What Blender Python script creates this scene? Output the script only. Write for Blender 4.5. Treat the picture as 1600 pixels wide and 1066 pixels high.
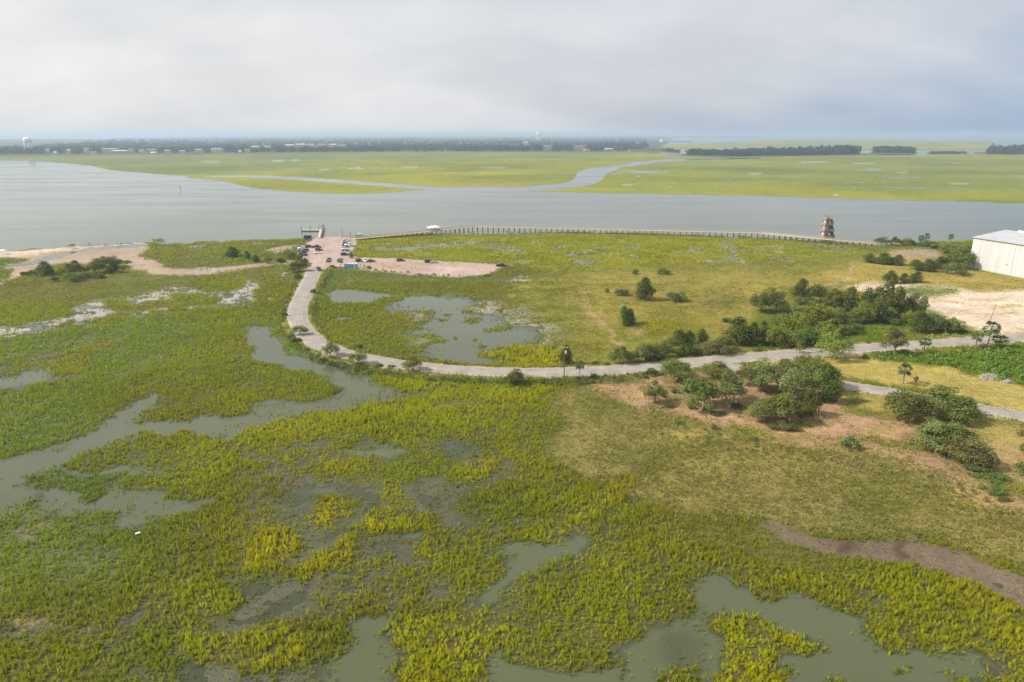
import bpy, bmesh, math, random
import numpy as np
from math import radians, sin, cos, pi
random.seed(7); rng = np.random.default_rng(7)
for _o in list(bpy.data.objects): bpy.data.objects.remove(_o)
SC = bpy.context.scene
COL = SC.collection

# ------------------------------------------------------------------ camera, sky, sun
CAM_H, FPX = 68.0, 1067.0            # height in m, focal length in pixels of the 1600 px wide photograph
PITCH = math.atan((533 - 209.0) / FPX)
cd = bpy.data.cameras.new('camera'); cam = bpy.data.objects.new('camera', cd); COL.objects.link(cam)
cam.location = (0, 0, CAM_H); cam.rotation_euler = (pi/2 - PITCH, 0, 0)
cd.sensor_width = 36; cd.lens = 36 * FPX / 1600; cd.clip_start = 1; cd.clip_end = 200000
SC.camera = cam
SC.view_settings.view_transform = 'Standard'; SC.view_settings.look = 'None'
SC.view_settings.exposure = 0.24; SC.view_settings.gamma = 1
SC.cycles.volume_bounces = 0
SC.cycles.max_bounces = 6
SC.cycles.transparent_max_bounces = 6

SUN_EL, SUN_AZ = radians(40), radians(-94)       # azimuth clockwise from +Y; the sun stands to the left
SDIR = (sin(SUN_AZ)*cos(SUN_EL), cos(SUN_AZ)*cos(SUN_EL), sin(SUN_EL))
sl = bpy.data.lights.new('sun', 'SUN'); sl.energy = 5.0; sl.angle = radians(1.0); sl.color = (1.0, 0.935, 0.83)
so = bpy.data.objects.new('sun', sl); COL.objects.link(so)
so.rotation_euler = (pi/2 - SUN_EL, 0, -SUN_AZ + pi); so.location = (-200, 0, 300)

W = bpy.data.worlds.new('World'); SC.world = W; W.use_nodes = True
def sky():
    nt = W.node_tree; n = nt.nodes; L = nt.links; n.clear()
    def N(t, **k):
        a = n.new(t)
        for q, v in k.items(): setattr(a, q, v)
        return a
    def M(op, a, b=None, c=None):
        m = N('ShaderNodeMath', operation=op)
        for i, v in enumerate((a, b, c)):
            if v is None: continue
            if isinstance(v, (int, float)): m.inputs[i].default_value = v
            else: L.new(v, m.inputs[i])
        return m.outputs[0]
    st = N('ShaderNodeTexSky', sky_type='NISHITA'); st.sun_disc = False
    st.sun_elevation = SUN_EL; st.sun_rotation = SUN_AZ; st.air_density = 1.2; st.dust_density = 2.5
    bg1 = N('ShaderNodeBackground'); L.new(st.outputs[0], bg1.inputs[0]); bg1.inputs[1].default_value = 0.10
    tc = N('ShaderNodeTexCoord'); sx = N('ShaderNodeSeparateXYZ'); L.new(tc.outputs['Generated'], sx.inputs[0])
    x, y, z = sx.outputs
    zz = M('ADD', M('MAXIMUM', z, 0.0), 0.34)
    def cloud(sc, stretch, off, det):
        cb = N('ShaderNodeCombineXYZ')
        L.new(M('MULTIPLY', M('DIVIDE', x, zz), stretch), cb.inputs[0]); L.new(M('DIVIDE', y, zz), cb.inputs[1]); cb.inputs[2].default_value = off
        t = N('ShaderNodeTexNoise'); t.inputs['Scale'].default_value = sc; t.inputs['Detail'].default_value = det; t.inputs['Roughness'].default_value = 0.5
        L.new(cb.outputs[0], t.inputs['Vector']); return t.outputs['Fac']
    c1 = cloud(1.15, 0.8, 5.2, 5); c2 = cloud(3.8, 0.7, 8.1, 5)
    c = M('ADD', M('MULTIPLY', c1, 0.72), M('MULTIPLY', c2, 0.28))
    rp = N('ShaderNodeValToRGB'); L.new(c, rp.inputs[0])
    e = rp.color_ramp.elements
    e[0].position = 0.36; e[0].color = (0.585, 0.59, 0.615, 1); e[1].position = 0.64; e[1].color = (0.80, 0.775, 0.765, 1)
    m_ = rp.color_ramp.elements.new(0.5); m_.color = (0.69, 0.68, 0.685, 1)
    # thin cloud glows towards the sun's side and turns slate blue away from it
    dt = M('ADD', M('ADD', M('MULTIPLY', x, SDIR[0]), M('MULTIPLY', y, SDIR[1])), M('MULTIPLY', z, SDIR[2]))
    k = N('ShaderNodeMapRange'); L.new(dt, k.inputs[0]); k.inputs[1].default_value = -0.60; k.inputs[2].default_value = 0.75
    mx = N('ShaderNodeMix', data_type='RGBA'); L.new(k.outputs[0], mx.inputs['Factor'])
    mx.inputs['A'].default_value = (0.72, 0.78, 0.88, 1); mx.inputs['B'].default_value = (1.13, 1.13, 1.10, 1)
    ml = N('ShaderNodeMix', data_type='RGBA', blend_type='MULTIPLY'); ml.inputs['Factor'].default_value = 1
    L.new(rp.outputs[0], ml.inputs['A']); L.new(mx.outputs['Result'], ml.inputs['B'])
    k2 = N('ShaderNodeMapRange', interpolation_type='SMOOTHSTEP'); L.new(M('SUBTRACT', M('SUBTRACT', x, M('MULTIPLY', z, 2.6)), M('MULTIPLY', c2, .35)), k2.inputs[0]); k2.inputs[1].default_value = -.12; k2.inputs[2].default_value = .50
    mb = N('ShaderNodeMix', data_type='RGBA'); L.new(k2.outputs[0], mb.inputs['Factor']); L.new(ml.outputs['Result'], mb.inputs['A']); mb.inputs['B'].default_value = (.30, .41, .56, 1)   # clearer blue air low on the right
    bg2 = N('ShaderNodeBackground'); L.new(mb.outputs['Result'], bg2.inputs[0]); bg2.inputs[1].default_value = 1.0
    mxs = N('ShaderNodeMixShader'); mxs.inputs[0].default_value = 0.90
    L.new(bg1.outputs[0], mxs.inputs[1]); L.new(bg2.outputs[0], mxs.inputs[2])
    out = N('ShaderNodeOutputWorld'); L.new(mxs.outputs[0], out.inputs[0])
sky()

# ------------------------------------------------------------------ helpers: projection, noise, meshes
CP, SP = cos(PITCH), sin(PITCH)
def at(px, py, z=0.0):               # where the sight line through a photo pixel meets height z
    a, b = (px-800)/FPX, (py-533)/FPX
    dy, dz = CP - b*SP, -SP - b*CP
    t = (z-CAM_H)/dz
    return np.array([a*t, dy*t, z])
def proj(x, y, z=0.0):
    d = y*CP - (z-CAM_H)*SP
    return 800 + FPX*x/d, 533 - FPX*(y*SP + (z-CAM_H)*CP)/d
def mpp(py, z=0.0):                  # metres per photo pixel at a ground point
    return at(801, py, z)[0]
def lin(r, g, b, k=1.0):
    return np.array([k*((v/255)/12.92 if v < 10.3 else (((v/255)+.055)/1.055)**2.4) for v in (r, g, b)])
def _h(ix, iy, s):
    v = (ix.astype(np.int64)*374761393 + iy.astype(np.int64)*668265263 + s*974634777) & 0x7fffffff
    v = ((v ^ (v >> 13))*1274126177) & 0x7fffffff
    return ((v ^ (v >> 16)) & 0xffff)/65535.0
def vnoise(x, y, s=0):
    ix, iy = np.floor(x), np.floor(y); fx, fy = x-ix, y-iy
    fx, fy = fx*fx*(3-2*fx), fy*fy*(3-2*fy)
    a, b, c, d = _h(ix, iy, s), _h(ix+1, iy, s), _h(ix, iy+1, s), _h(ix+1, iy+1, s)
    return (a*(1-fx)+b*fx)*(1-fy) + (c*(1-fx)+d*fx)*fy
def fbm(x, y, size, oct=3, s=0):     # -1 .. 1
    r = 0; amp = 1; tot = 0
    for i in range(oct):
        r = r + amp*(vnoise(x/size+17.3*i, y/size-9.1*i, s+i)*2-1); tot += amp; amp *= .55; size *= .5
    return r/tot
def sstep(a, b, x):
    t = np.clip((x-a)/(b-a), 0, 1); return t*t*(3-2*t)

def tag(o, label=None, cat=None, group=None, kind=None):
    if label: o['label'] = label
    if cat: o['category'] = cat
    if group: o['group'] = group
    if kind: o['kind'] = kind
    return o
def empty(name, loc=(0, 0, 0), rz=0):
    o = bpy.data.objects.new(name, None); o.location = loc; o.rotation_euler = (0, 0, rz); o.empty_display_size = .5
    COL.objects.link(o); return o
def link(name, me, mat=None, parent=None):
    if mat is not None and not me.materials: me.materials.append(mat)
    o = bpy.data.objects.new(name, me); COL.objects.link(o)
    if parent is not None: o.parent = parent
    return o
def np_mesh(name, V, F, smooth=False):   # F: (n,3) or (n,4) array
    me = bpy.data.meshes.new(name); V = np.asarray(V, np.float32); F = np.asarray(F, np.int32); k = F.shape[1]
    me.vertices.add(len(V)); me.vertices.foreach_set('co', V.ravel())
    me.loops.add(F.size); me.loops.foreach_set('vertex_index', F.ravel())
    me.polygons.add(len(F)); me.polygons.foreach_set('loop_start', np.arange(0, F.size, k, dtype=np.int32))
    me.update(calc_edges=True)
    me.polygons.foreach_set('use_smooth', np.full(len(F), smooth)); return me
class MB:
    def __init__(s): s.v = []; s.f = []
    def add(s, v, f):
        n = len(s.v); s.v += [tuple(p) for p in v]; s.f += [tuple(i+n for i in q) for q in f]; return s
    def box(s, c, d, rz=0, top=1.0):
        x, y, z = (q/2 for q in d); C, S = cos(rz), sin(rz); v = []
        for sz in (-1, 1):
            k = 1 if sz < 0 else top
            for sx, sy in ((-1, -1), (1, -1), (1, 1), (-1, 1)):
                a, b = sx*x*k, sy*y*k
                v.append((c[0]+a*C-b*S, c[1]+a*S+b*C, c[2]+sz*z))
        return s.add(v, [(3, 2, 1, 0), (4, 5, 6, 7), (0, 1, 5, 4), (1, 2, 6, 5), (2, 3, 7, 6), (3, 0, 4, 7)])
    def tube(s, p, q, r0, r1=None, n=8, cap=True):
        r1 = r0 if r1 is None else r1
        p, q = np.array(p, float), np.array(q, float); d = q-p; d /= np.linalg.norm(d)
        a = np.cross(d, (0, 0, 1) if abs(d[2]) < .9 else (1, 0, 0)); a /= np.linalg.norm(a); b = np.cross(d, a)
        v = [p+(a*cos(2*pi*i/n)+b*sin(2*pi*i/n))*r0 for i in range(n)] + [q+(a*cos(2*pi*i/n)+b*sin(2*pi*i/n))*r1 for i in range(n)]
        f = [(i, (i+1) % n, n+(i+1) % n, n+i) for i in range(n)]
        if cap: f += [tuple(range(n-1, -1, -1)), tuple(range(n, 2*n))]
        return s.add(v, f)
    def bar(s, p, q, w, h):          # a beam of width w (level) and height h between two points
        p, q = np.array(p, float), np.array(q, float); d = q-p; d /= np.linalg.norm(d)
        a = np.cross(d, (0, 0, 1)); a = a/np.linalg.norm(a) if np.linalg.norm(a) > 1e-6 else np.array((1., 0, 0)); b = np.cross(a, d)
        v = [e + a*sx*w/2 + b*sz*h/2 for e in (p, q) for sx, sz in ((-1, -1), (1, -1), (1, 1), (-1, 1))]
        return s.add(v, [(3, 2, 1, 0), (4, 5, 6, 7), (0, 1, 5, 4), (1, 2, 6, 5), (2, 3, 7, 6), (3, 0, 4, 7)])
    def lathe(s, prof, c=(0, 0, 0), n=20):
        v = []; f = []; m = len(prof)
        for r, z in prof:
            v += [(c[0]+r*cos(2*pi*i/n), c[1]+r*sin(2*pi*i/n), c[2]+z) for i in range(n)]
        for j in range(m-1):
            f += [(j*n+i, j*n+(i+1) % n, (j+1)*n+(i+1) % n, (j+1)*n+i) for i in range(n)]
        f += [tuple(range(n-1, -1, -1)), tuple(range((m-1)*n, m*n))]
        return s.add(v, f)
    def loft(s, secs):               # rings of equal length
        n = len(secs[0]); v = [p for r in secs for p in r]; f = []
        for j in range(len(secs)-1):
            f += [(j*n+i, j*n+(i+1) % n, (j+1)*n+(i+1) % n, (j+1)*n+i) for i in range(n)]
        f += [tuple(range(n-1, -1, -1)), tuple(range((len(secs)-1)*n, len(secs)*n))]
        return s.add(v, f)
    def mesh(s, name, smooth=False):
        me = bpy.data.meshes.new(name); me.from_pydata([tuple(map(float, p)) for p in s.v], [], s.f)
        bm = bmesh.new(); bm.from_mesh(me); bmesh.ops.recalc_face_normals(bm, faces=bm.faces); bm.to_mesh(me); bm.free()
        if smooth:
            for p in me.polygons: p.use_smooth = True
        return me
    def build(s, name, mat, parent=None, smooth=False):
        return link(name, s.mesh(name, smooth), mat, parent)
def copy_tree(o, parent=None):
    c = o.copy(); COL.objects.link(c)
    if parent is not None: c.parent = parent
    for ch in list(o.children): copy_tree(ch, c)
    return c

# ------------------------------------------------------------------ materials
MATS = {}
def mat(name, col, rough=.7, metal=0.0, var=.12, scale=2.0, bump=0.0, spec=.3, trans=0.0):
    if name in MATS: return MATS[name]
    m = bpy.data.materials.new(name); m.use_nodes = True; nt = m.node_tree; b = nt.nodes['Principled BSDF']
    b.inputs['Roughness'].default_value = rough; b.inputs['Metallic'].default_value = metal
    b.inputs['Specular IOR Level'].default_value = spec
    tc = nt.nodes.new('ShaderNodeTexCoord'); t = nt.nodes.new('ShaderNodeTexNoise')
    t.inputs['Scale'].default_value = scale; t.inputs['Detail'].default_value = 5
    nt.links.new(tc.outputs['Object'], t.inputs['Vector'])
    r = nt.nodes.new('ShaderNodeValToRGB'); nt.links.new(t.outputs['Fac'], r.inputs[0])
    e = r.color_ramp.elements; e[0].position = .3; e[1].position = .7
    c = np.array(col); e[0].color = (*np.clip(c*(1-var), 0, 1), 1); e[1].color = (*np.clip(c*(1+var), 0, 1), 1)
    nt.links.new(r.outputs[0], b.inputs['Base Color'])
    if bump:
        u = nt.nodes.new('ShaderNodeBump'); u.inputs['Strength'].default_value = bump
        nt.links.new(t.outputs['Fac'], u.inputs['Height']); nt.links.new(u.outputs[0], b.inputs['Normal'])
    MATS[name] = m; return m
def leaf_mat(name, col, var=.35, trans=.28, hue=.03):
    if name in MATS: return MATS[name]
    m = bpy.data.materials.new(name); m.use_nodes = True; nt = m.node_tree; n = nt.nodes; L = nt.links; n.clear()
    at_ = n.new('ShaderNodeAttribute'); at_.attribute_name = 'lv'
    oi = n.new('ShaderNodeObjectInfo')
    mr = n.new('ShaderNodeMapRange'); L.new(at_.outputs['Fac'], mr.inputs[0]); mr.inputs[3].default_value = 1-var; mr.inputs[4].default_value = 1+var
    m2 = n.new('ShaderNodeMapRange'); L.new(oi.outputs['Random'], m2.inputs[0]); m2.inputs[3].default_value = .82; m2.inputs[4].default_value = 1.2
    mu = n.new('ShaderNodeMath'); mu.operation = 'MULTIPLY'; L.new(mr.outputs[0], mu.inputs[0]); L.new(m2.outputs[0], mu.inputs[1])
    m3 = n.new('ShaderNodeMapRange'); L.new(oi.outputs['Random'], m3.inputs[0]); m3.inputs[3].default_value = .5-hue; m3.inputs[4].default_value = .5+hue*.6
    hs = n.new('ShaderNodeHueSaturation'); hs.inputs['Color'].default_value = (*col, 1)
    L.new(mu.outputs[0], hs.inputs['Value']); L.new(m3.outputs[0], hs.inputs['Hue'])
    d = n.new('ShaderNodeBsdfDiffuse'); t = n.new('ShaderNodeBsdfTranslucent'); L.new(hs.outputs[0], d.inputs[0]); L.new(hs.outputs[0], t.inputs[0])
    x = n.new('ShaderNodeMixShader'); x.inputs[0].default_value = trans; L.new(d.outputs[0], x.inputs[1]); L.new(t.outputs[0], x.inputs[2])
    o = n.new('ShaderNodeOutputMaterial'); L.new(x.outputs[0], o.inputs[0]); MATS[name] = m; return m

# ------------------------------------------------------------------ the map of the ground (photo pixels unrolled onto the ground)
X0, X1, Y0, Y1 = -700, 2300, 205, 1260
GX = np.arange(X0, X1, 2.0); GY = np.arange(Y0, Y1, 1.0)
PX, PY = np.meshgrid(GX, GY)
K = 0.74
#            z    dens hgt   ground colour         grass colour          wet
Z = {
 'water':  (-.55, 0,   .8,  lin(108, 106, 84, K),   lin(150, 152, 30, K), 1.),
 'marsh':  (.075,  1,   .9,  lin(86, 86, 46, K),   lin(158, 158, 32, K), .2),
 'gold':   (.12,  1,  1.05, lin(90, 87, 38, K), lin(186, 180, 22, K), .2),
 'lush':   (.055,  1,   .9,  lin(96, 102, 72, K),   lin(142, 153, 42, K), .2),
 'sparse': (.018, .36, .75,  lin(86, 85, 60, K),   lin(166, 160, 28, K), .45),
 'thin':   (-.005, .13, .6,  lin(88, 89, 68, K),   lin(146, 146, 38, K), .5),
 'dull':   (.12,  .8,  .6,  lin(104, 102, 40, K), lin(146, 144, 48, K), .3),
 'high':   (.25,  .85, .45, lin(134, 124, 68, K), lin(152, 146, 82, K), 0.),
 'straw':  (.45,  .12, .3,  lin(178, 142, 112, K), lin(176, 160, 92, K), 0.),
 'meadow': (.35,  .5,  .35, lin(130, 126, 52, K), lin(148, 144, 58, K), 0.),
 'tan':    (.40,  .35, .3,  lin(166, 148, 76, K), lin(174, 158, 80, K), 0.),
 'mown':   (.45,  .25, .15, lin(170, 154, 84, K), lin(170, 158, 78, K), 0.),
 'green':  (.45,  .6,  .5,  lin(92, 110, 34, K),  lin(122, 148, 36, K), 0.),
 'back':   (.12,  .7,  .7,  lin(134, 132, 32, K), lin(164, 162, 34, K), .1),
 'far':    (.25,  0,   .8,  lin(136, 140, 44, K), lin(168, 170, 50, K), .1),
 'farg':   (.25,  0,   .8,  lin(110, 122, 64, K), lin(168, 170, 50, K), .1),
 'silver': (.012, .16, .6,  lin(176, 168, 158, K), lin(146, 148, 50, K), .9),
 'mud':    (.06,  .03, .5, lin(116, 98, 77, K), lin(150, 150, 40, K), .7),
 'stain':  (.02,  0,   .5,  lin(80, 48, 34, K),   lin(150, 150, 40, K), .6),
 'sand':   (.25,  0,   .3,  lin(208, 190, 168, K), lin(160, 160, 40, K), 0.),
 'flat':   (.16,  .01, .4,  lin(176, 154, 132, K), lin(160, 160, 40, K), .2),
 'lot':    (.50,  0,   .3,  lin(190, 168, 158, K), lin(160, 160, 40, K), 0.),
 'white':  (.50,  .006, .2, lin(224, 204, 182, K), lin(170, 170, 80, K), 0.),
 'wood':   (.60,  0,   .3,  lin(86, 92, 52, K),   lin(120, 120, 40, K), 0.),
}
F = np.zeros((len(GY), len(GX), 10), np.float32)
def pvec(n): z = Z[n]; return np.concatenate([[z[0], z[1], z[2]], z[3], z[4], [z[5]]]).astype(np.float32)
F[:] = pvec('water')
def inside(P, X, Y):
    P = np.asarray(P, float); r = np.zeros(X.shape, bool); j = len(P)-1
    for i in range(len(P)):
        (xi, yi), (xj, yj) = P[i], P[j]; j = i
        if yi == yj: continue
        r ^= ((yi > Y) != (yj > Y)) & (X < (xj-xi)*(Y-yi)/(yj-yi)+xi)
    return r
def smoothp(P, n=4, closed=True):        # Catmull-Rom
    P = np.asarray(P, float); m = len(P); out = []
    for i in range(m if closed else m-1):
        g = (lambda k: P[k % m]) if closed else (lambda k: P[min(max(k, 0), m-1)])
        a, b, c, d = g(i-1), g(i), g(i+1), g(i+2)
        for t in np.arange(n)/n:
            out.append(.5*((2*b)+(c-a)*t+(2*a-5*b+4*c-d)*t*t+(3*b-a-3*c+d)*t**3))
    if not closed: out.append(P[-1])
    return np.array(out)
def blur(A, r, ax):
    if r < 1: return A
    k = 2*r+1; p = [(0, 0), (0, 0)]; p[ax] = (r+1, r)
    c = np.cumsum(np.pad(A, p, mode='edge'), axis=ax)
    return ((np.take(c, np.arange(k, c.shape[ax]), ax) - np.take(c, np.arange(0, c.shape[ax]-k), ax))/k).astype(np.float32)
def paint(zone, P, soft=2, alpha=1.0, smooth=True):
    P = smoothp(P) if smooth else np.asarray(P, float)
    m = int(soft*3+4)
    i0, i1 = np.searchsorted(GX, P[:, 0].min()-2*m), np.searchsorted(GX, P[:, 0].max()+2*m)
    j0, j1 = np.searchsorted(GY, P[:, 1].min()-m), np.searchsorted(GY, P[:, 1].max()+m)
    if i1 <= i0 or j1 <= j0: return
    X, Y = PX[j0:j1, i0:i1], PY[j0:j1, i0:i1]
    A = np.mean([inside(P, X+a, Y+b) for a, b in ((-.5, -.25), (.5, -.25), (-.5, .25), (.5, .25))], 0).astype(np.float32)
    r = int(round(soft + (2.2 if soft and P[:, 1].min() > 560 else 0)))
    for _ in range(2): A = blur(blur(A, r, 0), r, 1)
    A = (A*alpha)[..., None]; F[j0:j1, i0:i1] = F[j0:j1, i0:i1]*(1-A) + pvec(zone)*A
def blob(zone, x, y, w, h, soft=2, alpha=1.0, ang=0, seed=0):
    r = random.Random(int(x*31+y*17+seed)); P = []
    for i in range(12):
        t = 2*pi*i/12; k = .8+.35*r.random(); a, b = w/2*k*cos(t), h/2*k*sin(t)
        P.append((x+a*cos(ang)-b*sin(ang), y+a*sin(ang)+b*cos(ang)))
    paint(zone, P, soft, alpha)
def stroke(zone, pts, w, soft=1, alpha=1.0):     # w: vertical half width in px, a number or one for each point
    p = smoothp([(*q, (w[i] if isinstance(w, (list, tuple)) else w)) for i, q in enumerate(pts)], 5, False)
    up, dn = [], []
    for i in range(len(p)):
        d = p[min(i+1, len(p)-1), :2]-p[max(i-1, 0), :2]; d = np.array([d[0], d[1]*2.0]); d /= (np.linalg.norm(d)+1e-9)
        nx, ny = -d[1]*p[i, 2]*2.0, d[0]*p[i, 2]
        up.append((p[i, 0]+nx, p[i, 1]+ny)); dn.append((p[i, 0]-nx, p[i, 1]-ny))
    up, dn = up, dn[::-1]
    paint(zone, up+dn, soft, alpha, smooth=False)

# --- far shore
paint('wood', [(-700, 247), (0, 245), (400, 242), (700, 239), (1000, 239.5), (1030, 238), (1040, 226), (1010, 213), (600, 212), (300, 213.5), (150, 217), (-700, 220)], 0)
paint('wood', [(1000, 212.6), (1200, 211.2), (1600, 210.8), (2300, 210.6), (2300, 210.1), (1200, 210.2), (700, 211)], 0)
paint('far', [(-700, 249), (60, 250.5), (140, 259), (170, 266), (240, 272), (300, 276), (350, 274), (450, 277), (560, 284), (640, 290), (690, 294), (750, 292), (810, 293), (860, 289), (885, 286), (898, 280), (900, 274), (904, 268), (930, 262), (985, 257), (1030, 252), (1066, 242), (1000, 239), (900, 239), (700, 238), (400, 241), (0, 245), (-700, 246)], 0, smooth=False)
paint('farg', [(130, 258), (180, 266), (260, 273), (340, 273), (420, 268), (480, 258), (560, 251), (760, 246), (960, 243), (960, 240), (700, 239), (400, 242), (120, 246), (-200, 247)], 3, .8)
paint('far', [(285, 277), (350, 276), (450, 280), (560, 288), (640, 294), (695, 296), (640, 299), (560, 304), (500, 302), (430, 298), (385, 292), (350, 284), (310, 280)], 0)
paint('far', [(815, 299.5), (880, 295), (925, 289), (942, 280), (946, 272), (960, 266), (975, 261), (1030, 253), (1066, 242.5), (1350, 242), (1600, 241.5), (2300, 241), (2300, 350), (1600, 319), (1550, 317), (1450, 314), (1350, 312), (1250, 309), (1150, 306), (1040, 304), (950, 302), (880, 301)], 0, smooth=False)
paint('farg', [(1080, 255), (1300, 250), (1600, 250), (2300, 255), (2300, 300), (1600, 300), (1400, 296), (1250, 284), (1100, 270)], 7, .55)
paint('far', [(1036, 227), (1150, 222), (1230, 219), (1400, 219), (1560, 221.5), (1540, 226), (1560, 234.5), (1450, 236), (1330, 235), (1300, 229), (1150, 231), (1060, 234)], 0)
for q in ([(1065, 243.5), (1150, 246), (1350, 243), (1350, 240), (1200, 239), (1080, 240)], [(1362, 240), (1430, 240), (1425, 237), (1370, 237)], [(1448, 241), (1512, 241), (1508, 238.5), (1455, 238.5)], [(1533, 241), (1700, 243), (2000, 244), (2000, 236), (1700, 236), (1545, 237)]): paint('wood', q, 0)
# creeks and pans on the far marsh
stroke('water', [(340, 275), (450, 277.5), (560, 285.5), (640, 291.5), (700, 295)], [.5, 1.0, 1.6, 1.8, 1.5], 0)
stroke('water', [(985, 255), (1050, 251), (1120, 249), (1190, 247)], [1.2, 1, .8, .5], 0)
stroke('water', [(950, 271), (1010, 270), (1050, 269)], [.5, .8, .5], 0)
for x, y, w in ((1270, 253, 50), (1350, 255, 36), (1410, 270, 16), (435, 251, 20), (460, 250.5, 14), (330, 252.5, 30), (770, 262, 40), (640, 262, 26), (1180, 272, 20), (980, 289, 18), (1305, 305, 8), (1500, 287, 30)): stroke('silver', [(x-w/2, y), (x, y+.3), (x+w/2, y)], .6, 0)
for i in range(60):
    r = random.Random(i); x = r.uniform(950, 1700); y = r.uniform(256, 306); w = r.uniform(20, 90)
    if y > 300+(x-950)*.02: continue
    stroke('farg' if r.random() < .75 else 'water', [(x-w/2, y+r.uniform(-1, 1)), (x, y+r.uniform(-1, 1)), (x+w/2, y+r.uniform(-1, 1))], r.uniform(.2, .5), 0)
for i in range(46):
    r = random.Random(i+500); x = r.uniform(250, 900); y = r.uniform(246, 286); w = r.uniform(20, 120)
    if y > 270+(x-250)*.02: continue
    stroke('farg' if r.random() < .75 else 'tan', [(x-w/2, y+r.uniform(-1, 1)), (x, y+r.uniform(-.6, .6)), (x+w/2, y+r.uniform(-1, 1))], r.uniform(.3, .7), 0)

for i in range(16):
    r = random.Random(i+60); x = r.uniform(1000, 1750) if i < 11 else r.uniform(300, 880); y = r.uniform(252, 300) if i < 11 else r.uniform(250, 276); p_ = [(x, y)]
    for _ in range(6): x += r.uniform(8, 22)*r.choice((1, 1, -1)); y += r.uniform(-1.6, 1.6); p_.append((x, y))
    stroke('water' if i % 2 else 'farg', p_, .35, 0, .8)
# --- the near shore
paint('marsh', [(-700, 424), (0, 394), (60, 389), (140, 384), (200, 380), (260, 379), (330, 378), (400, 375), (470, 373), (495, 371), (556, 371), (600, 369), (640, 366), (700, 366), (760, 367), (812, 366), (850, 363), (940, 363), (1050, 366), (1150, 371), (1220, 374), (1290, 379), (1360, 384), (1400, 382), (1450, 378), (1520, 376), (1700, 380), (2300, 390), (2300, 1400), (-700, 1400)], 0, smooth=False)
paint('back', [(520, 375), (700, 368), (850, 365), (1050, 368), (1250, 378), (1350, 388), (1330, 402), (1200, 410), (1000, 420), (860, 425), (800, 412), (640, 404), (560, 400)], 3)
paint('dull', [(-700, 440), (0, 435), (100, 440), (200, 432), (320, 432), (440, 415), (450, 425), (380, 440), (260, 452), (120, 472), (0, 476), (-700, 500)], 4, .9)
paint('lush', [(-700, 520), (0, 520), (150, 505), (260, 490), (330, 500), (300, 540), (200, 600), (120, 680), (0, 715), (-700, 760)], 14, .9)
paint('gold', [(30, 487), (60, 482), (95, 486), (80, 490), (40, 491)], 2, .7)
# beach and tidal flat on the left
paint('flat', [(-700, 480), (-100, 452), (0, 440), (15, 425), (0, 403), (60, 396), (150, 387), (230, 382), (222, 396), (224, 402), (245, 409), (262, 418), (300, 421), (350, 417), (400, 412), (455, 407), (455, 411), (400, 418), (350, 426), (310, 430.5), (250, 430.5), (215, 422), (190, 414), (100, 412), (60, 420), (10, 440), (-100, 470), (-700, 520)], 1)
paint('sand', [(-700, 428), (0, 394), (60, 389), (140, 384.5), (200, 380.5), (226, 379.5), (232, 382.5), (200, 386), (130, 390.5), (60, 396), (0, 403.5), (-700, 445)], 0)
paint('lush', [(-60, 405), (38, 404), (30, 411), (0, 414), (-60, 418)], 1); paint('lush', [(-80, 421), (12, 420), (8, 430), (-80, 438)], 1)
stroke('water', [(40, 414), (62, 408), (75, 404), (140, 390), (200, 384.5), (232, 384.5)], [1.6, 2, 2.2, 1.5, 1.8, 1], 0)
stroke('water', [(-40, 414), (10, 416), (45, 413)], [.8, 1, .7], 0)
paint('water', [(240, 375), (255, 373), (270, 377), (300, 378), (300, 381), (250, 380)], 0)
paint('lush', [(238, 376), (256, 373.5), (256, 377), (242, 378.5)], 0)
paint('silver', [(425, 391), (440, 387), (458, 386), (458, 390), (440, 394), (428, 396)], 1); paint('silver', [(300, 419), (340, 419), (350, 421), (320, 425), (305, 424)], 1, .8)
paint('flat', [(415, 391), (440, 385), (460, 384), (460, 386), (440, 388), (425, 393)], 0)
for x, y, w, h in ((305, 386, 26, 3), (405, 380, 22, 2), (340, 387, 14, 2), (444, 428, 10, 5), (423, 467, 14, 3)): blob('silver', x, y, w, h, 1)
# silvery pans, mid left
paint('silver', [(-120, 506), (0, 503), (40, 506), (75, 500), (112, 492), (116, 482), (110, 477), (160, 470), (215, 461), (265, 450), (290, 449), (320, 457), (370, 451), (395, 438), (402, 455), (385, 480), (355, 478), (330, 479), (280, 487), (240, 491), (200, 499), (150, 510), (100, 512), (70, 518), (20, 527), (-120, 530)], 2)
stroke('water', [(-60, 509), (20, 509), (70, 511), (130, 506), (190, 500), (240, 489), (300, 483)], [3, 2, 1.2, 2, 1, .8, .5], 1)
stroke('water', [(118, 478), (150, 479)], [1.5, 1.5], 0)
for P in ([(145, 500), (170, 490), (205, 487), (207, 494), (165, 506), (150, 505)], [(158, 483), (175, 475), (240, 474), (290, 464), (345, 469), (330, 477), (250, 481), (200, 487)], [(275, 460), (325, 461), (310, 466), (270, 465)], [(320, 468), (338, 462), (356, 467), (340, 472)], [(98, 507), (115, 500), (125, 503), (110, 509)], [(278, 450), (310, 447), (325, 456), (350, 456), (374, 449), (378, 438), (350, 434), (300, 440)], [(170, 472), (190, 469), (205, 471), (190, 474)], [(232, 488), (250, 485), (262, 488), (245, 491)], [(272, 484), (285, 479), (296, 483), (285, 486)], [(-80, 490), (0, 503), (40, 506), (80, 498), (114, 488), (113, 478), (100, 470), (0, 474), (-80, 480)]): paint('marsh', P, 1)
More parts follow.
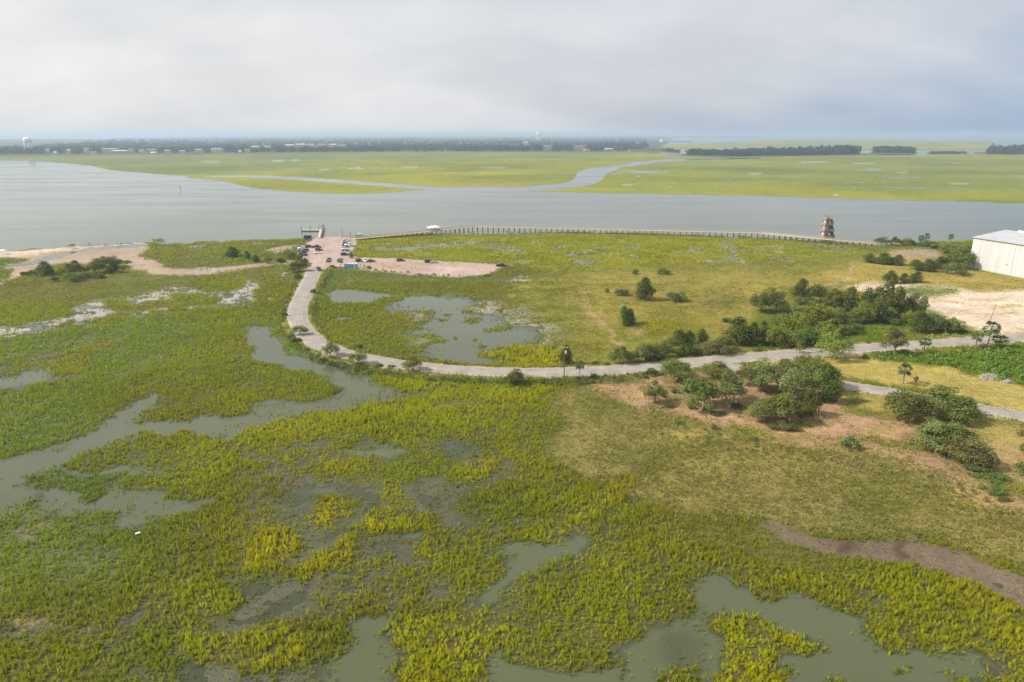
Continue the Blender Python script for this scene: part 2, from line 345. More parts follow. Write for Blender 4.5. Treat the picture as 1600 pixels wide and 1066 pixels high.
# left: thin streaks, pools and the winding creek
paint('sparse', [(-60, 580), (20, 560), (75, 555), (110, 548), (140, 565), (120, 590), (60, 605), (-60, 620)], 6)
paint('water', [(-200, 592), (0, 591), (40, 582), (85, 578), (82, 588), (55, 601), (0, 604), (-200, 612)], 2)
paint('thin', [(-30, 571), (0, 569), (30, 566), (20, 573), (-30, 577)], 1); paint('sparse', [(120, 545), (170, 535), (180, 545), (135, 553)], 3)
paint('water', [(365, 514), (385, 509), (412, 507), (428, 512), (424, 521), (430, 530), (448, 542), (470, 550), (500, 557), (522, 564), (545, 575), (562, 588), (590, 600), (625, 607), (680, 607), (700, 603), (690, 611), (655, 617), (610, 626), (560, 637), (535, 645), (500, 642), (475, 643), (440, 660), (402, 664), (380, 670), (364, 692), (330, 688), (300, 679), (265, 674), (230, 677), (190, 684), (130, 702), (80, 722), (50, 760), (40, 795), (-200, 800), (-200, 730), (0, 714), (60, 708), (100, 705), (130, 692), (152, 672), (185, 650), (215, 627), (240, 612), (260, 614), (245, 628), (212, 645), (195, 664), (235, 664), (290, 655), (340, 651), (378, 655), (395, 640), (400, 626), (420, 620), (445, 625), (490, 624), (520, 616), (545, 610), (530, 598), (505, 588), (480, 580), (450, 576), (425, 568), (405, 562), (392, 548), (396, 530), (382, 519)], 2, smooth=False)
paint('water', [(80, 722), (100, 728), (150, 736), (200, 734), (235, 735), (245, 741), (200, 748), (186, 758), (225, 770), (255, 782), (300, 786), (325, 792), (260, 806), (228, 812), (220, 826), (205, 822), (192, 802), (175, 793), (130, 790), (95, 803), (70, 812), (20, 818), (-200, 850), (-200, 735), (0, 730)], 3, smooth=False)
stroke('water', [(230, 742), (260, 738), (290, 742)], [3, 4, 2], 2); stroke('water', [(290, 790), (330, 776), (360, 765)], [4, 4, 2], 3)
paint('lush', [(80, 732), (60, 738), (25, 762), (30, 772), (70, 766), (110, 766), (150, 774), (185, 752), (190, 742), (150, 742), (120, 738)], 2)
paint('lush', [(5, 785), (25, 778), (60, 785), (60, 794), (30, 802), (8, 798)], 2); paint('lush', [(-40, 742), (5, 746), (-5, 755), (-40, 760)], 2)
paint('water', [(80, 762), (95, 748), (100, 772), (80, 772)], 1, .0)
paint('thin', [(20, 772), (60, 766), (75, 775), (60, 790), (40, 778)], 2)
paint('sparse', [(130, 700), (180, 690), (200, 695), (150, 712)], 3); paint('thin', [(400, 632), (440, 628), (500, 622), (548, 612), (540, 622), (480, 634), (420, 642)], 2)
stroke('water', [(395, 520), (405, 545), (440, 562), (500, 572), (540, 582), (570, 598), (610, 612), (650, 612)], [4, 6, 6, 6, 8, 10, 9, 4], 2); stroke('water', [(600, 618), (540, 632), (480, 638), (420, 645), (370, 668), (300, 668), (220, 670), (150, 690), (80, 716), (0, 735), (-200, 760)], [8, 9, 7, 8, 9, 7, 7, 11, 12, 14, 18], 2); stroke('water', [(235, 630), (200, 655), (160, 685)], [5, 8, 8], 2); stroke('water', [(20, 745), (10, 790), (-60, 820)], [10, 16, 18], 3); stroke('water', [(60, 808), (160, 782), (230, 776), (300, 790)], [7, 8, 8, 4], 3); stroke('water', [(150, 738), (220, 738), (285, 742)], [4, 5, 3], 2)
# golden marsh below the road and across the middle
paint('gold', [(565, 598), (600, 603), (690, 600), (720, 600), (1000, 600), (930, 612), (860, 620), (780, 650), (700, 660), (600, 680), (520, 690), (440, 696), (380, 720), (320, 760), (240, 762), (195, 768), (250, 740), (300, 700), (360, 695), (400, 668), (480, 648), (560, 640), (640, 622), (690, 612), (620, 610)], 8, .7)
paint('gold', [(580, 590), (640, 592), (700, 598), (650, 606), (600, 600)], 2, .8)
# patchy flooded ground, lower middle
paint('sparse', [(380, 700), (480, 685), (560, 688), (640, 692), (690, 685), (740, 685), (800, 700), (830, 730), (800, 760), (770, 800), (900, 820), (930, 835), (880, 850), (820, 860), (780, 950), (700, 945), (620, 950), (520, 985), (420, 985), (360, 960), (380, 900), (330, 830), (400, 760)], 8)
paint('thin', [(450, 760), (520, 745), (580, 752), (600, 772), (590, 800), (565, 830), (545, 850), (500, 850), (470, 872), (430, 862), (440, 800)], 5)
paint('thin', [(620, 758), (700, 745), (760, 750), (770, 762), (720, 792), (690, 818), (665, 795), (640, 775)], 4)
paint('water', [(545, 700), (600, 702), (640, 705), (600, 716), (560, 712)], 3, .9); paint('water', [(470, 772), (510, 762), (540, 770), (500, 780)], 4, .6)
paint('thin', [(680, 690), (740, 690), (760, 705), (720, 720), (680, 712)], 4)
paint('water', [(755, 862), (800, 850), (880, 838), (925, 838), (908, 856), (862, 872), (838, 900), (806, 908), (790, 940), (760, 945), (765, 920), (795, 890)], 4)
paint('thin', [(540, 850), (620, 835), (700, 845), (660, 880), (600, 870), (560, 870)], 5)
paint('water', [(500, 898), (540, 888), (548, 900), (520, 905)], 2, .7); paint('water', [(640, 838), (675, 834), (665, 848), (640, 850)], 2, .8); paint('water', [(690, 898), (720, 896), (710, 910), (685, 912)], 2, .7)
for P, z in (([(495, 790), (520, 784), (540, 792), (540, 812), (515, 826), (498, 818)], 'gold'), ([(462, 890), (475, 870), (510, 855), (545, 842), (552, 868), (540, 880), (500, 895), (480, 908), (463, 905)], 'gold'), ([(400, 845), (440, 828), (462, 822), (460, 850), (445, 868), (410, 890), (390, 895)], 'gold'), ([(535, 745), (570, 735), (640, 725), (700, 725), (700, 745), (650, 752), (600, 762), (540, 758)], 'marsh'), ([(590, 760), (620, 758), (630, 775), (660, 790), (620, 795), (590, 785)], 'gold'), ([(562, 820), (590, 798), (625, 792), (620, 815), (680, 820), (690, 835), (620, 838), (570, 838)], 'gold'), ([(720, 790), (745, 765), (800, 748), (860, 745), (880, 780), (840, 812), (760, 815), (722, 808)], 'marsh'), ([(668, 845), (700, 835), (760, 845), (800, 838), (800, 852), (770, 862), (790, 885), (760, 910), (700, 908), (665, 895), (690, 868)], 'marsh'), ([(640, 862), (680, 852), (690, 862), (660, 872)], 'gold'), ([(605, 985), (640, 970), (700, 955), (750, 950), (765, 968), (800, 970), (800, 1010), (770, 1010), (770, 1060), (775, 1260), (640, 1260), (625, 1030), (600, 1010)], 'gold'), ([(285, 1000), (330, 985), (400, 985), (470, 990), (492, 1015), (480, 1035), (420, 1042), (340, 1042), (290, 1030)], 'gold'), ([(500, 725), (560, 722), (560, 734), (500, 738)], 'gold'), ([(590, 905), (650, 898), (680, 905), (640, 915), (600, 915)], 'marsh'), ([(620, 945), (650, 940), (650, 960), (625, 965)], 'marsh'), ([(660, 935), (720, 918), (760, 905), (770, 915), (740, 935), (680, 952)], 'marsh'), ([(590, 690), (640, 680), (660, 686), (620, 696)], 'gold'), ([(700, 740), (740, 728), (780, 718), (770, 732), (720, 748)], 'gold')): paint(z, P, 3)
paint('gold', [(270, 925), (320, 912), (370, 915), (372, 940), (340, 965), (300, 975), (270, 960)], 8, .8); paint('lush', [(-200, 820), (100, 808), (190, 800), (230, 870), (150, 960), (0, 960), (-200, 960)], 12, .8)
paint('thin', [(-200, 965), (0, 968), (60, 975), (140, 978), (190, 985), (150, 1000), (40, 1003), (-200, 1010)], 5, .8); paint('straw', [(15, 972), (45, 968), (80, 975), (60, 982), (20, 980)], 2, .5); paint('straw', [(55, 824), (80, 818), (80, 830), (60, 832)], 1, .6); paint('straw', [(44, 840), (57, 842), (54, 850)], 1, .6)
paint('sparse', [(110, 985), (200, 960), (240, 965), (200, 1000), (130, 1010)], 6); paint('thin', [(350, 905), (400, 895), (460, 915), (440, 960), (380, 985), (340, 980), (385, 945)], 5)
paint('thin', [(270, 1045), (340, 1048), (490, 1045), (560, 1010), (520, 1080), (480, 1300), (280, 1300)], 4)
paint('water', [(545, 975), (590, 958), (618, 950), (622, 970), (600, 985), (600, 1012), (624, 1030), (628, 1300), (500, 1300), (520, 1050), (540, 1010)], 3)
paint('water', [(775, 1015), (800, 1018), (840, 1032), (870, 1048), (920, 1050), (965, 1042), (990, 1060), (985, 1300), (770, 1300)], 2)
paint('gold', [(1008, 1020), (1050, 1035), (1065, 1020), (1075, 1045), (1060, 1070), (1020, 1090), (1000, 1060)], 3, .0)
paint('water', [(985, 1005), (1010, 985), (1060, 970), (1085, 955), (1100, 965), (1105, 985), (1128, 995), (1125, 1020), (1112, 1050), (1108, 1300), (985, 1300), (972, 1040)], 3)
paint('thin', [(1030, 990), (1080, 985), (1095, 1000), (1090, 1040), (1050, 1060), (1030, 1030)], 14, .9)
paint('marsh', [(1030, 1070), (1050, 1045), (1075, 1035), (1080, 1050), (1060, 1090)], 3); paint('marsh', [(972, 1030), (985, 1035), (985, 1075), (975, 1070)], 2)
# lower right: golden marsh, pool, mud flat
paint('gold', [(880, 900), (980, 850), (1100, 850), (1220, 880), (1400, 870), (1600, 940), (1700, 1000), (1650, 1040), (1400, 1010), (1300, 960), (1100, 900), (1060, 960), (960, 1000), (860, 1010)], 20, .45)
paint('gold', [(1105, 970), (1150, 962), (1200, 975), (1250, 990), (1290, 1005), (1285, 1020), (1215, 1030), (1222, 1080), (1220, 1300), (1115, 1300), (1120, 1050), (1128, 1000)], 3)
paint('water', [(1083, 925), (1090, 910), (1115, 902), (1140, 906), (1182, 928), (1215, 946), (1232, 950), (1228, 935), (1240, 932), (1262, 938), (1300, 952), (1345, 965), (1348, 985), (1362, 1012), (1400, 1028), (1450, 1024), (1490, 1018), (1530, 1028), (1540, 1045), (1510, 1060), (1520, 1300), (1240, 1300), (1225, 1070), (1218, 1030), (1284, 1021), (1292, 1006), (1240, 992), (1190, 972), (1160, 962), (1108, 962), (1088, 945)], 2)
paint('water', [(1340, 932), (1365, 928), (1378, 938), (1360, 950), (1345, 945)], 3, .7); paint('water', [(1480, 1020), (1520, 1008), (1540, 1020), (1510, 1030)], 2, .8)
for x, y, w, h in ((1290, 1060, 30, 18), (1410, 1058, 24, 12), (1490, 1062, 20, 10), (1495, 1030, 16, 8), (1230, 1050, 16, 20), (1460, 1032, 10, 8)): blob('marsh', x, y, w, h, 2)
paint('sparse', [(1530, 1020), (1640, 1040), (1700, 1100), (1640, 1260), (1540, 1260), (1520, 1070)], 6)
paint('dull', [(1000, 815), (1100, 800), (1200, 825), (1290, 865), (1380, 872), (1330, 900), (1250, 890), (1100, 850)], 8, .8)
# higher, drier ground on the right
paint('high', [(872, 612), (935, 606), (1000, 640), (1100, 670), (1250, 700), (1400, 725), (1500, 760), (1700, 850), (1700, 905), (1560, 868), (1420, 838), (1300, 830), (1200, 808), (1050, 790), (975, 775), (965, 752), (905, 738), (862, 700), (885, 668), (875, 640)], 4)
paint('dull', [(900, 620), (960, 612), (1000, 640), (960, 660), (900, 650)], 6, .6); paint('dull', [(1010, 700), (1100, 690), (1130, 700), (1060, 730), (1000, 740)], 6, .6); paint('dull', [(1300, 770), (1360, 750), (1440, 770), (1420, 820), (1330, 815)], 10, .6)
paint('tan', [(1040, 672), (1090, 668), (1110, 690), (1070, 700)], 5, .7); paint('tan', [(1480, 760), (1540, 752), (1560, 790), (1500, 800)], 8, .7)
stroke('stain', [(968, 756), (990, 742), (1020, 730)], [3, 5, 2], 2, .8); stroke('stain', [(978, 762), (985, 752)], [2, 3], 1, .8)
stroke('gold', [(815, 842), (880, 825), (930, 795), (960, 765), (985, 748)], [6, 8, 9, 7, 3], 3)
paint('mud', [(1150, 806), (1200, 815), (1250, 829), (1330, 838), (1420, 843), (1480, 856), (1550, 878), (1700, 920), (1700, 975), (1590, 945), (1520, 908), (1450, 886), (1400, 870), (1350, 870), (1300, 866), (1255, 848), (1200, 826)], 2)
stroke('mud', [(1180, 820), (1250, 848), (1330, 866), (1420, 874), (1500, 898), (1600, 942), (1700, 985)], [3, 5, 6, 7, 8, 10, 12], 1)
paint('stain', [(1300, 838), (1325, 838), (1335, 860), (1290, 866)], 3, .8); paint('stain', [(1405, 828), (1414, 830), (1416, 872), (1400, 872)], 1, .9); stroke('dull', [(1420, 840), (1480, 850), (1550, 872), (1610, 900)], [2, 2, 3, 3], 1); stroke('stain', [(1410, 828), (1440, 824), (1470, 812), (1490, 805)], [1, 1, 1, .6], 1, .7)
# meadow in the middle right
paint('meadow', [(788, 446), (830, 430), (900, 422), (1000, 418), (1100, 412), (1250, 408), (1330, 400), (1400, 392), (1520, 415), (1700, 440), (2300, 470), (2300, 560), (1600, 530), (1350, 560), (1150, 575), (1000, 580), (900, 578), (880, 560), (850, 530), (800, 505), (775, 470)], 5)
paint('tan', [(900, 432), (1000, 428), (1100, 428), (1220, 430), (1220, 480), (1180, 520), (1120, 520), (1060, 480), (1000, 500), (960, 520), (930, 500), (910, 470)], 10, .5)
paint('tan', [(1340, 412), (1400, 395), (1480, 412), (1560, 430), (1700, 445), (1700, 460), (1500, 458), (1400, 445), (1320, 450), (1230, 445)], 4, .9)
paint('gold', [(1000, 505), (1060, 505), (1100, 515), (1060, 524), (1010, 520)], 3, .6); paint('dull', [(1080, 465), (1160, 460), (1150, 490), (1090, 485)], 4, .4)
paint('flat', [(1385, 392), (1420, 388), (1470, 392), (1480, 400), (1440, 405), (1400, 402)], 2, .8)
paint('white', [(1362, 462), (1390, 455), (1440, 451), (1500, 458), (1560, 456), (1700, 455), (2300, 470), (2300, 545), (1600, 527), (1540, 522), (1495, 505), (1440, 480)], 2); paint('white', [(1320, 452), (1365, 443), (1440, 446), (1520, 457), (1440, 466), (1400, 465)], 2, .8)
paint('green', [(1405, 452), (1450, 450), (1500, 456), (1480, 463), (1420, 463)], 2, .8)
for x, y, w in ((1480, 474, 40), (1540, 470, 60), (1560, 492, 50), (1500, 488, 30), (1580, 480, 40)): stroke('tan', [(x-w/2, y), (x+w/2, y-1)], 1.5, 1, .6)
stroke('flat', [(1270, 456), (1300, 446), (1322, 438), (1328, 430), (1324, 420), (1335, 410)], [.7, 1, 1, 1, .8, .6], 0)
stroke('straw', [(905, 452), (910, 465), (918, 482), (935, 500), (952, 522), (972, 545)], [1.2, 1.2, 1.4, 1.4, 1.6, 1.6], 1, .8); blob('straw', 895, 470, 40, 10, 4, .4); blob('straw', 930, 498, 30, 14, 4, .4); blob('straw', 1000, 520, 40, 10, 4, .5)
stroke('meadow', [(905, 447), (960, 446), (1040, 448)], 1, 1)
# wet pond in the bend of the road
paint('sparse', [(600, 470), (700, 462), (780, 470), (850, 500), (880, 530), (850, 545), (790, 560), (700, 566), (650, 540), (620, 505), (580, 490)], 6, .8)
paint('water', [(507, 458), (520, 453), (545, 452.5), (580, 456), (606, 459), (590, 464), (560, 469), (530, 474), (516, 468)], 1)
paint('water', [(628, 468), (650, 463), (700, 464), (745, 467), (756, 471), (735, 480), (712, 488), (680, 486), (640, 486), (605, 481), (628, 476)], 2)
paint('water', [(680, 492), (715, 486), (760, 490), (800, 505), (850, 528), (820, 538), (775, 543), (745, 550), (745, 558), (790, 567), (750, 568), (700, 561), (668, 550), (668, 536), (684, 526), (640, 522), (632, 512), (665, 503)], 3)
paint('thin', [(560, 462), (620, 463), (640, 470), (620, 478), (580, 474)], 3, .9); paint('thin', [(640, 488), (700, 484), (800, 486), (850, 510), (860, 535), (790, 556), (720, 566), (660, 552), (640, 525), (620, 505)], 5, .0)
paint('water', [(515, 500), (535, 496), (552, 496), (548, 500), (525, 502)], 0); paint('silver', [(730, 470), (760, 472), (790, 480), (780, 490), (750, 486)], 3, .8); paint('silver', [(780, 505), (840, 500), (860, 510), (830, 520), (790, 515)], 4, .6)
paint('silver', [(600, 472), (640, 462), (700, 460), (760, 466), (800, 478), (850, 500), (872, 525), (850, 545), (790, 556), (700, 560), (660, 548), (640, 530), (625, 510), (640, 492), (610, 482)], 4, .35)
paint('water', [(505, 460), (520, 452), (548, 451.5), (582, 455), (612, 459), (600, 467), (565, 472), (532, 478), (514, 472)], 1); stroke('water', [(605, 474), (650, 472), (700, 476), (740, 474)], [2, 8, 9, 4], 2)
stroke('water', [(700, 500), (740, 516), (780, 528), (830, 530)], [12, 20, 16, 5], 4); stroke('water', [(650, 516), (700, 530), (720, 552), (770, 566)], [4, 8, 12, 5], 3); stroke('water', [(690, 490), (720, 494)], [6, 8], 2)
for x, y, w, h in ((690, 500, 14, 5), (690, 534, 14, 4), (740, 502, 26, 8), (745, 532, 10, 4), (712, 527, 10, 4), (748, 540, 10, 4), (670, 524, 26, 7), (672, 536, 16, 5), (755, 478, 16, 4), (705, 492, 18, 5), (620, 512, 70, 5), (640, 508, 40, 5), (610, 468, 40, 6), (560, 478, 80, 8)): blob('marsh', x, y, w, h, 1)
stroke('marsh', [(755, 516), (790, 512), (830, 505), (880, 500)], [2, 2.5, 2, 2], 1); paint('gold', [(745, 555), (790, 545), (850, 545), (880, 550), (880, 572), (820, 570), (770, 562)], 3)
paint('silver', [(800, 436), (815, 432), (832, 434), (830, 439), (808, 440)], 0); blob('marsh', 822, 436, 20, 4, 0); stroke('silver', [(775, 446), (800, 441), (810, 438)], [.8, 1, .8], 0)
# creeks in the back marsh
for pts, w in (([(575, 388), (620, 389), (680, 385), (728, 381), (790, 381)], [.5, 2, 2.2, 1.6, .6]), ([(760, 386), (800, 390), (815, 392)], [1, 2.5, 1]), ([(1152, 371), (1142, 376), (1130, 381), (1138, 390), (1150, 396), (1143, 403), (1115, 409), (1085, 409)], [1, 1, 1, 1.2, 1.2, 2, 1.6, .6]), ([(1140, 385), (1165, 393), (1185, 397)], [.6, 1, .8]), ([(1150, 407), (1165, 413)], [1.6, 1.4]), ([(885, 397), (930, 398)], [1.8, 1.4]), ([(895, 408), (915, 409), (940, 412)], [2, 2, 1]), ([(975, 386), (1000, 386)], [1.6, 1.4]), ([(1060, 388), (1095, 391)], [1, 1.4]), ([(860, 390), (880, 386)], [.8, .8]), ([(920, 384), (945, 388)], [.8, .8]), ([(985, 400), (1005, 402)], [.8, .8]), ([(1200, 400), (1240, 405)], [.6, .6]), ([(1265, 384), (1300, 389), (1330, 390)], [1.2, 1.4, .6]), ([(920, 393), (955, 394)], [.6, .6]), ([(1270, 388), (1285, 392)], [1, 1])):
    stroke('silver', pts, [q+.4 for q in w], 0, .9)
    stroke('water', pts, [q*.6 for q in w], 0)
for i in range(40):
    r = random.Random(i+90); x = r.uniform(560, 1250); y = r.uniform(374, 414); w = r.uniform(14, 60)
    stroke(r.choice(['dull', 'silver', 'dull', 'meadow']), [(x-w/2, y+r.uniform(-.5, .5)), (x, y+r.uniform(-1, 1)), (x+w/2, y+r.uniform(-.5, .5))], r.uniform(.4, 1.0), 1, .8)
# lots, verges and ground under the trees
paint('green', [(490, 520), (488, 500), (500, 470), (512, 440), (520, 424), (600, 428), (700, 436), (780, 430), (770, 440), (700, 446), (620, 440), (530, 440), (510, 470), (498, 500)], 2, .7)
paint('dull', [(530, 430), (620, 432), (740, 440), (800, 428), (790, 445), (700, 452), (600, 446), (530, 446)], 4, .9)
paint('lot', [(478, 426), (500, 426), (514, 419), (540, 421), (560, 421), (600, 425), (640, 429), (700, 433.5), (740, 434), (770, 428), (788, 418), (778, 413.5), (640, 406), (560, 402), (553, 394), (553, 381), (558, 372), (540, 370.5), (495, 370.5), (486, 377), (477, 385), (469, 398), (474, 408), (482, 414)], 0)
stroke('tan', [(560, 403), (640, 406.5), (780, 413), (800, 415)], .8, 0, .9)
paint('green', [(440, 500), (452, 470), (468, 430), (472, 420), (478, 424), (466, 455), (450, 490)], 2, .8)
paint('green', [(440, 515), (455, 525), (490, 552), (540, 566), (620, 582), (760, 594), (1000, 590), (1030, 580), (1030, 590), (1000, 602), (800, 604), (640, 592), (560, 585), (500, 570), (440, 545)], 2, .6)
paint('straw', [(925, 600), (1000, 593), (1060, 586), (1130, 580), (1200, 590), (1300, 612), (1330, 640), (1440, 662), (1440, 682), (1330, 690), (1250, 690), (1150, 672), (1070, 655), (1000, 632), (950, 612)], 3)
paint('high', [(1045, 600), (1080, 604), (1070, 616), (1040, 614)], 3, .7); paint('tan', [(1160, 660), (1220, 680), (1300, 690), (1280, 702), (1180, 690)], 4, .6)
paint('straw', [(1180, 684), (1300, 692), (1400, 694), (1480, 715), (1560, 765), (1700, 810), (1700, 826), (1560, 795), (1480, 758), (1400, 728), (1280, 708)], 5, .75)
paint('mown', [(1190, 568), (1300, 556), (1420, 560), (1500, 580), (1700, 630), (1700, 665), (1500, 624), (1400, 606), (1290, 592)], 2)
paint('mown', [(1300, 612), (1420, 630), (1600, 662), (1800, 690), (1800, 820), (1600, 770), (1550, 730), (1520, 690), (1440, 668), (1400, 650), (1330, 645)], 4, .9)
paint('straw', [(1560, 690), (1700, 720), (1700, 800), (1600, 760), (1550, 720)], 8, .6)
paint('green', [(1340, 556), (1390, 548), (1450, 552), (1520, 548), (1700, 540), (1700, 640), (1600, 606), (1540, 592), (1480, 574), (1400, 566)], 2)
paint('tan', [(1030, 568), (1120, 556), (1300, 542), (1440, 531), (1600, 521), (1600, 527), (1300, 551), (1100, 566)], 2, .9)
paint('green', [(1300, 520), (1440, 528), (1480, 533), (1400, 540), (1300, 545)], 3, .6)
paint('green', [(1180, 490), (1240, 480), (1420, 500), (1480, 520), (1400, 522), (1220, 545), (1170, 540)], 4, .8)
for i in range(70):                     # bare and weedy blotches in the dry belt
    r = random.Random(i+7); x = r.uniform(980, 1600); y = 640+(x-980)*.24+r.uniform(-40, 40)
    blob(r.choice(['high', 'straw', 'dull', 'green', 'tan', 'straw']), x, y, r.uniform(10, 34), r.uniform(3, 9), 2, .6)
for q_ in ([(1092, 908), (1115, 903), (1138, 906), (1160, 915)], [(1236, 934), (1262, 940), (1300, 953), (1335, 962)], [(778, 1016), (800, 1020), (828, 1032), (840, 1046), (870, 1055), (915, 1056)], [(590, 958), (612, 952), (618, 962)]): stroke('silver', q_, [.5, 1.0, .9, .4] if len(q_) == 4 else .6, 0, .8)
for i in range(110):
    r = random.Random(i+300); x = r.uniform(940, 1430); y = r.uniform(596, 690); 
    if y > 625+(x-940)*.16 or y < 590+max(0, x-1150)*.2: continue
    blob(r.choice(['high', 'dull', 'green', 'tan', 'high', 'flat']), x, y, r.uniform(18, 54), r.uniform(5, 13), 1, r.uniform(.45, .85), seed=i)
for i in range(26):
    r = random.Random(i+700); x = r.uniform(560, 740); y = r.uniform(409, 426); w = r.uniform(30, 90)
    stroke('flat' if i % 3 else 'tan', [(x-w/2, y-w*.03), (x, y+r.uniform(-.6, .6)), (x+w/2, y+w*.03)], r.uniform(.25, .6), 0, .6)
for i in range(14):
    r = random.Random(i+800); x = r.uniform(500, 535); y = r.uniform(376, 412)
    stroke('flat', [(x-8, y+6), (x, y), (x+r.uniform(-4, 10), y-7)], r.uniform(.3, .7), 0, .6)
for i in range(46):
    r = random.Random(i+900); x = r.uniform(1440, 1640); y = r.uniform(462, 520); w = r.uniform(20, 70)
    stroke(r.choice(['tan', 'flat', 'lot', 'mown']), [(x-w/2, y+r.uniform(-2, 2)), (x, y), (x+w/2, y+r.uniform(-2, 2))], r.uniform(.4, 1.1), 1, .55)
stroke('high', [(686, 640), (715, 632), (748, 628)], [4, 6, 5], 2, .95)

def sample(x, y, warp=1.0):          # all fields at world points
    d = np.maximum(y, 30)
    a = np.minimum(1.6, .012*d)*warp*np.where(d > 620, .5, 1.0)
    wx = x + a*(1.6*fbm(x, y, 9, 2, 11) + .9*fbm(x, y, 2.2, 2, 12)); wy = y + a*(2.2*fbm(x, y, 9, 2, 21) + 1.0*fbm(x, y, 2.2, 2, 22))
    p, q = proj(wx, np.maximum(wy, 25))
    u = np.clip((p-X0)/2.0, 0, len(GX)-1.001); v = np.clip(q-Y0, 0, len(GY)-1.001)
    i, j = u.astype(int), v.astype(int); fu, fv = (u-i)[:, None], (v-j)[:, None]
    return (F[j, i]*(1-fu)+F[j, i+1]*fu)*(1-fv) + (F[j+1, i]*(1-fu)+F[j+1, i+1]*fu)*fv

# roads as world centre lines
R_MAIN = smoothp([at(*p, .6)[:2] for p in [(494, 418), (491, 423), (485, 436), (474, 460), (466, 480), (464.5, 494), (468, 506), (478, 521), (497, 536), (522, 547.5), (556, 557), (600, 565.5), (640, 571), (712, 578), (806, 581.5), (900, 580.5), (970, 577), (1027, 572), (1121, 562.5), (1215, 554.5), (1340, 545), (1435, 538.5), (1600, 527.5), (1900, 507)]], 8, False)
R_SIDE = smoothp([at(*p, .6)[:2] for p in [(1100, 565), (1140, 573), (1190, 582), (1250, 590.5), (1320, 601.5), (1400, 614), (1500, 632.5), (1600, 651), (1760, 684), (2000, 740)]], 8, False)
W_MAIN, W_SIDE = 7.4, 6.2
def road_dist(x, y):
    r = np.full(x.shape, 1e9)
    for P, w in ((R_MAIN, W_MAIN), (R_SIDE, W_SIDE)):
        m = (x > P[:, 0].min()-12) & (x < P[:, 0].max()+12) & (y > P[:, 1].min()-12) & (y < P[:, 1].max()+12)
        xx, yy = x[m], y[m]; b = np.full(xx.shape, 1e9)
        for i in range(len(P)-1):
            d = P[i+1]-P[i]; t = np.clip(((xx-P[i, 0])*d[0]+(yy-P[i, 1])*d[1])/(d@d+1e-9), 0, 1)
            b = np.minimum(b, np.hypot(xx-P[i, 0]-t*d[0], yy-P[i, 1]-t*d[1])-w/2)
        r[m] = np.minimum(r[m], b)
    return r
def ground(x, y):                    # terrain height and fields
    x, y = np.atleast_1d(np.asarray(x, float)), np.atleast_1d(np.asarray(y, float))
    f = sample(x, y); rd = road_dist(x, y)
    n = fbm(x, y, 7, 3, 31); n2 = fbm(x, y, 1.6, 2, 32)
    near = np.clip(1.4-y/700, .25, 1)
    z = f[:, 0] + near*(.07*n + .035*n2)*np.where(f[:, 0] < .3, 1.0, 1.3) + np.where((f[:, 9] > .6) & (f[:, 0] > -.3), near*.10*fbm(x, y, 4, 2, 41), 0)
    z = np.where(y > 620, f[:, 0], z)
    k = sstep(3.4, .9, rd); z = z*(1-k)+.52*k
    return z, f, rd, k
def gz(x, y): return float(ground(x, y)[0][0])
def ground_at(px, py):               # where a photo pixel meets the ground
    p = at(px, py, .2)
    for _ in range(3): p = at(px, py, max(gz(p[0], p[1]), 0.0))
    return p

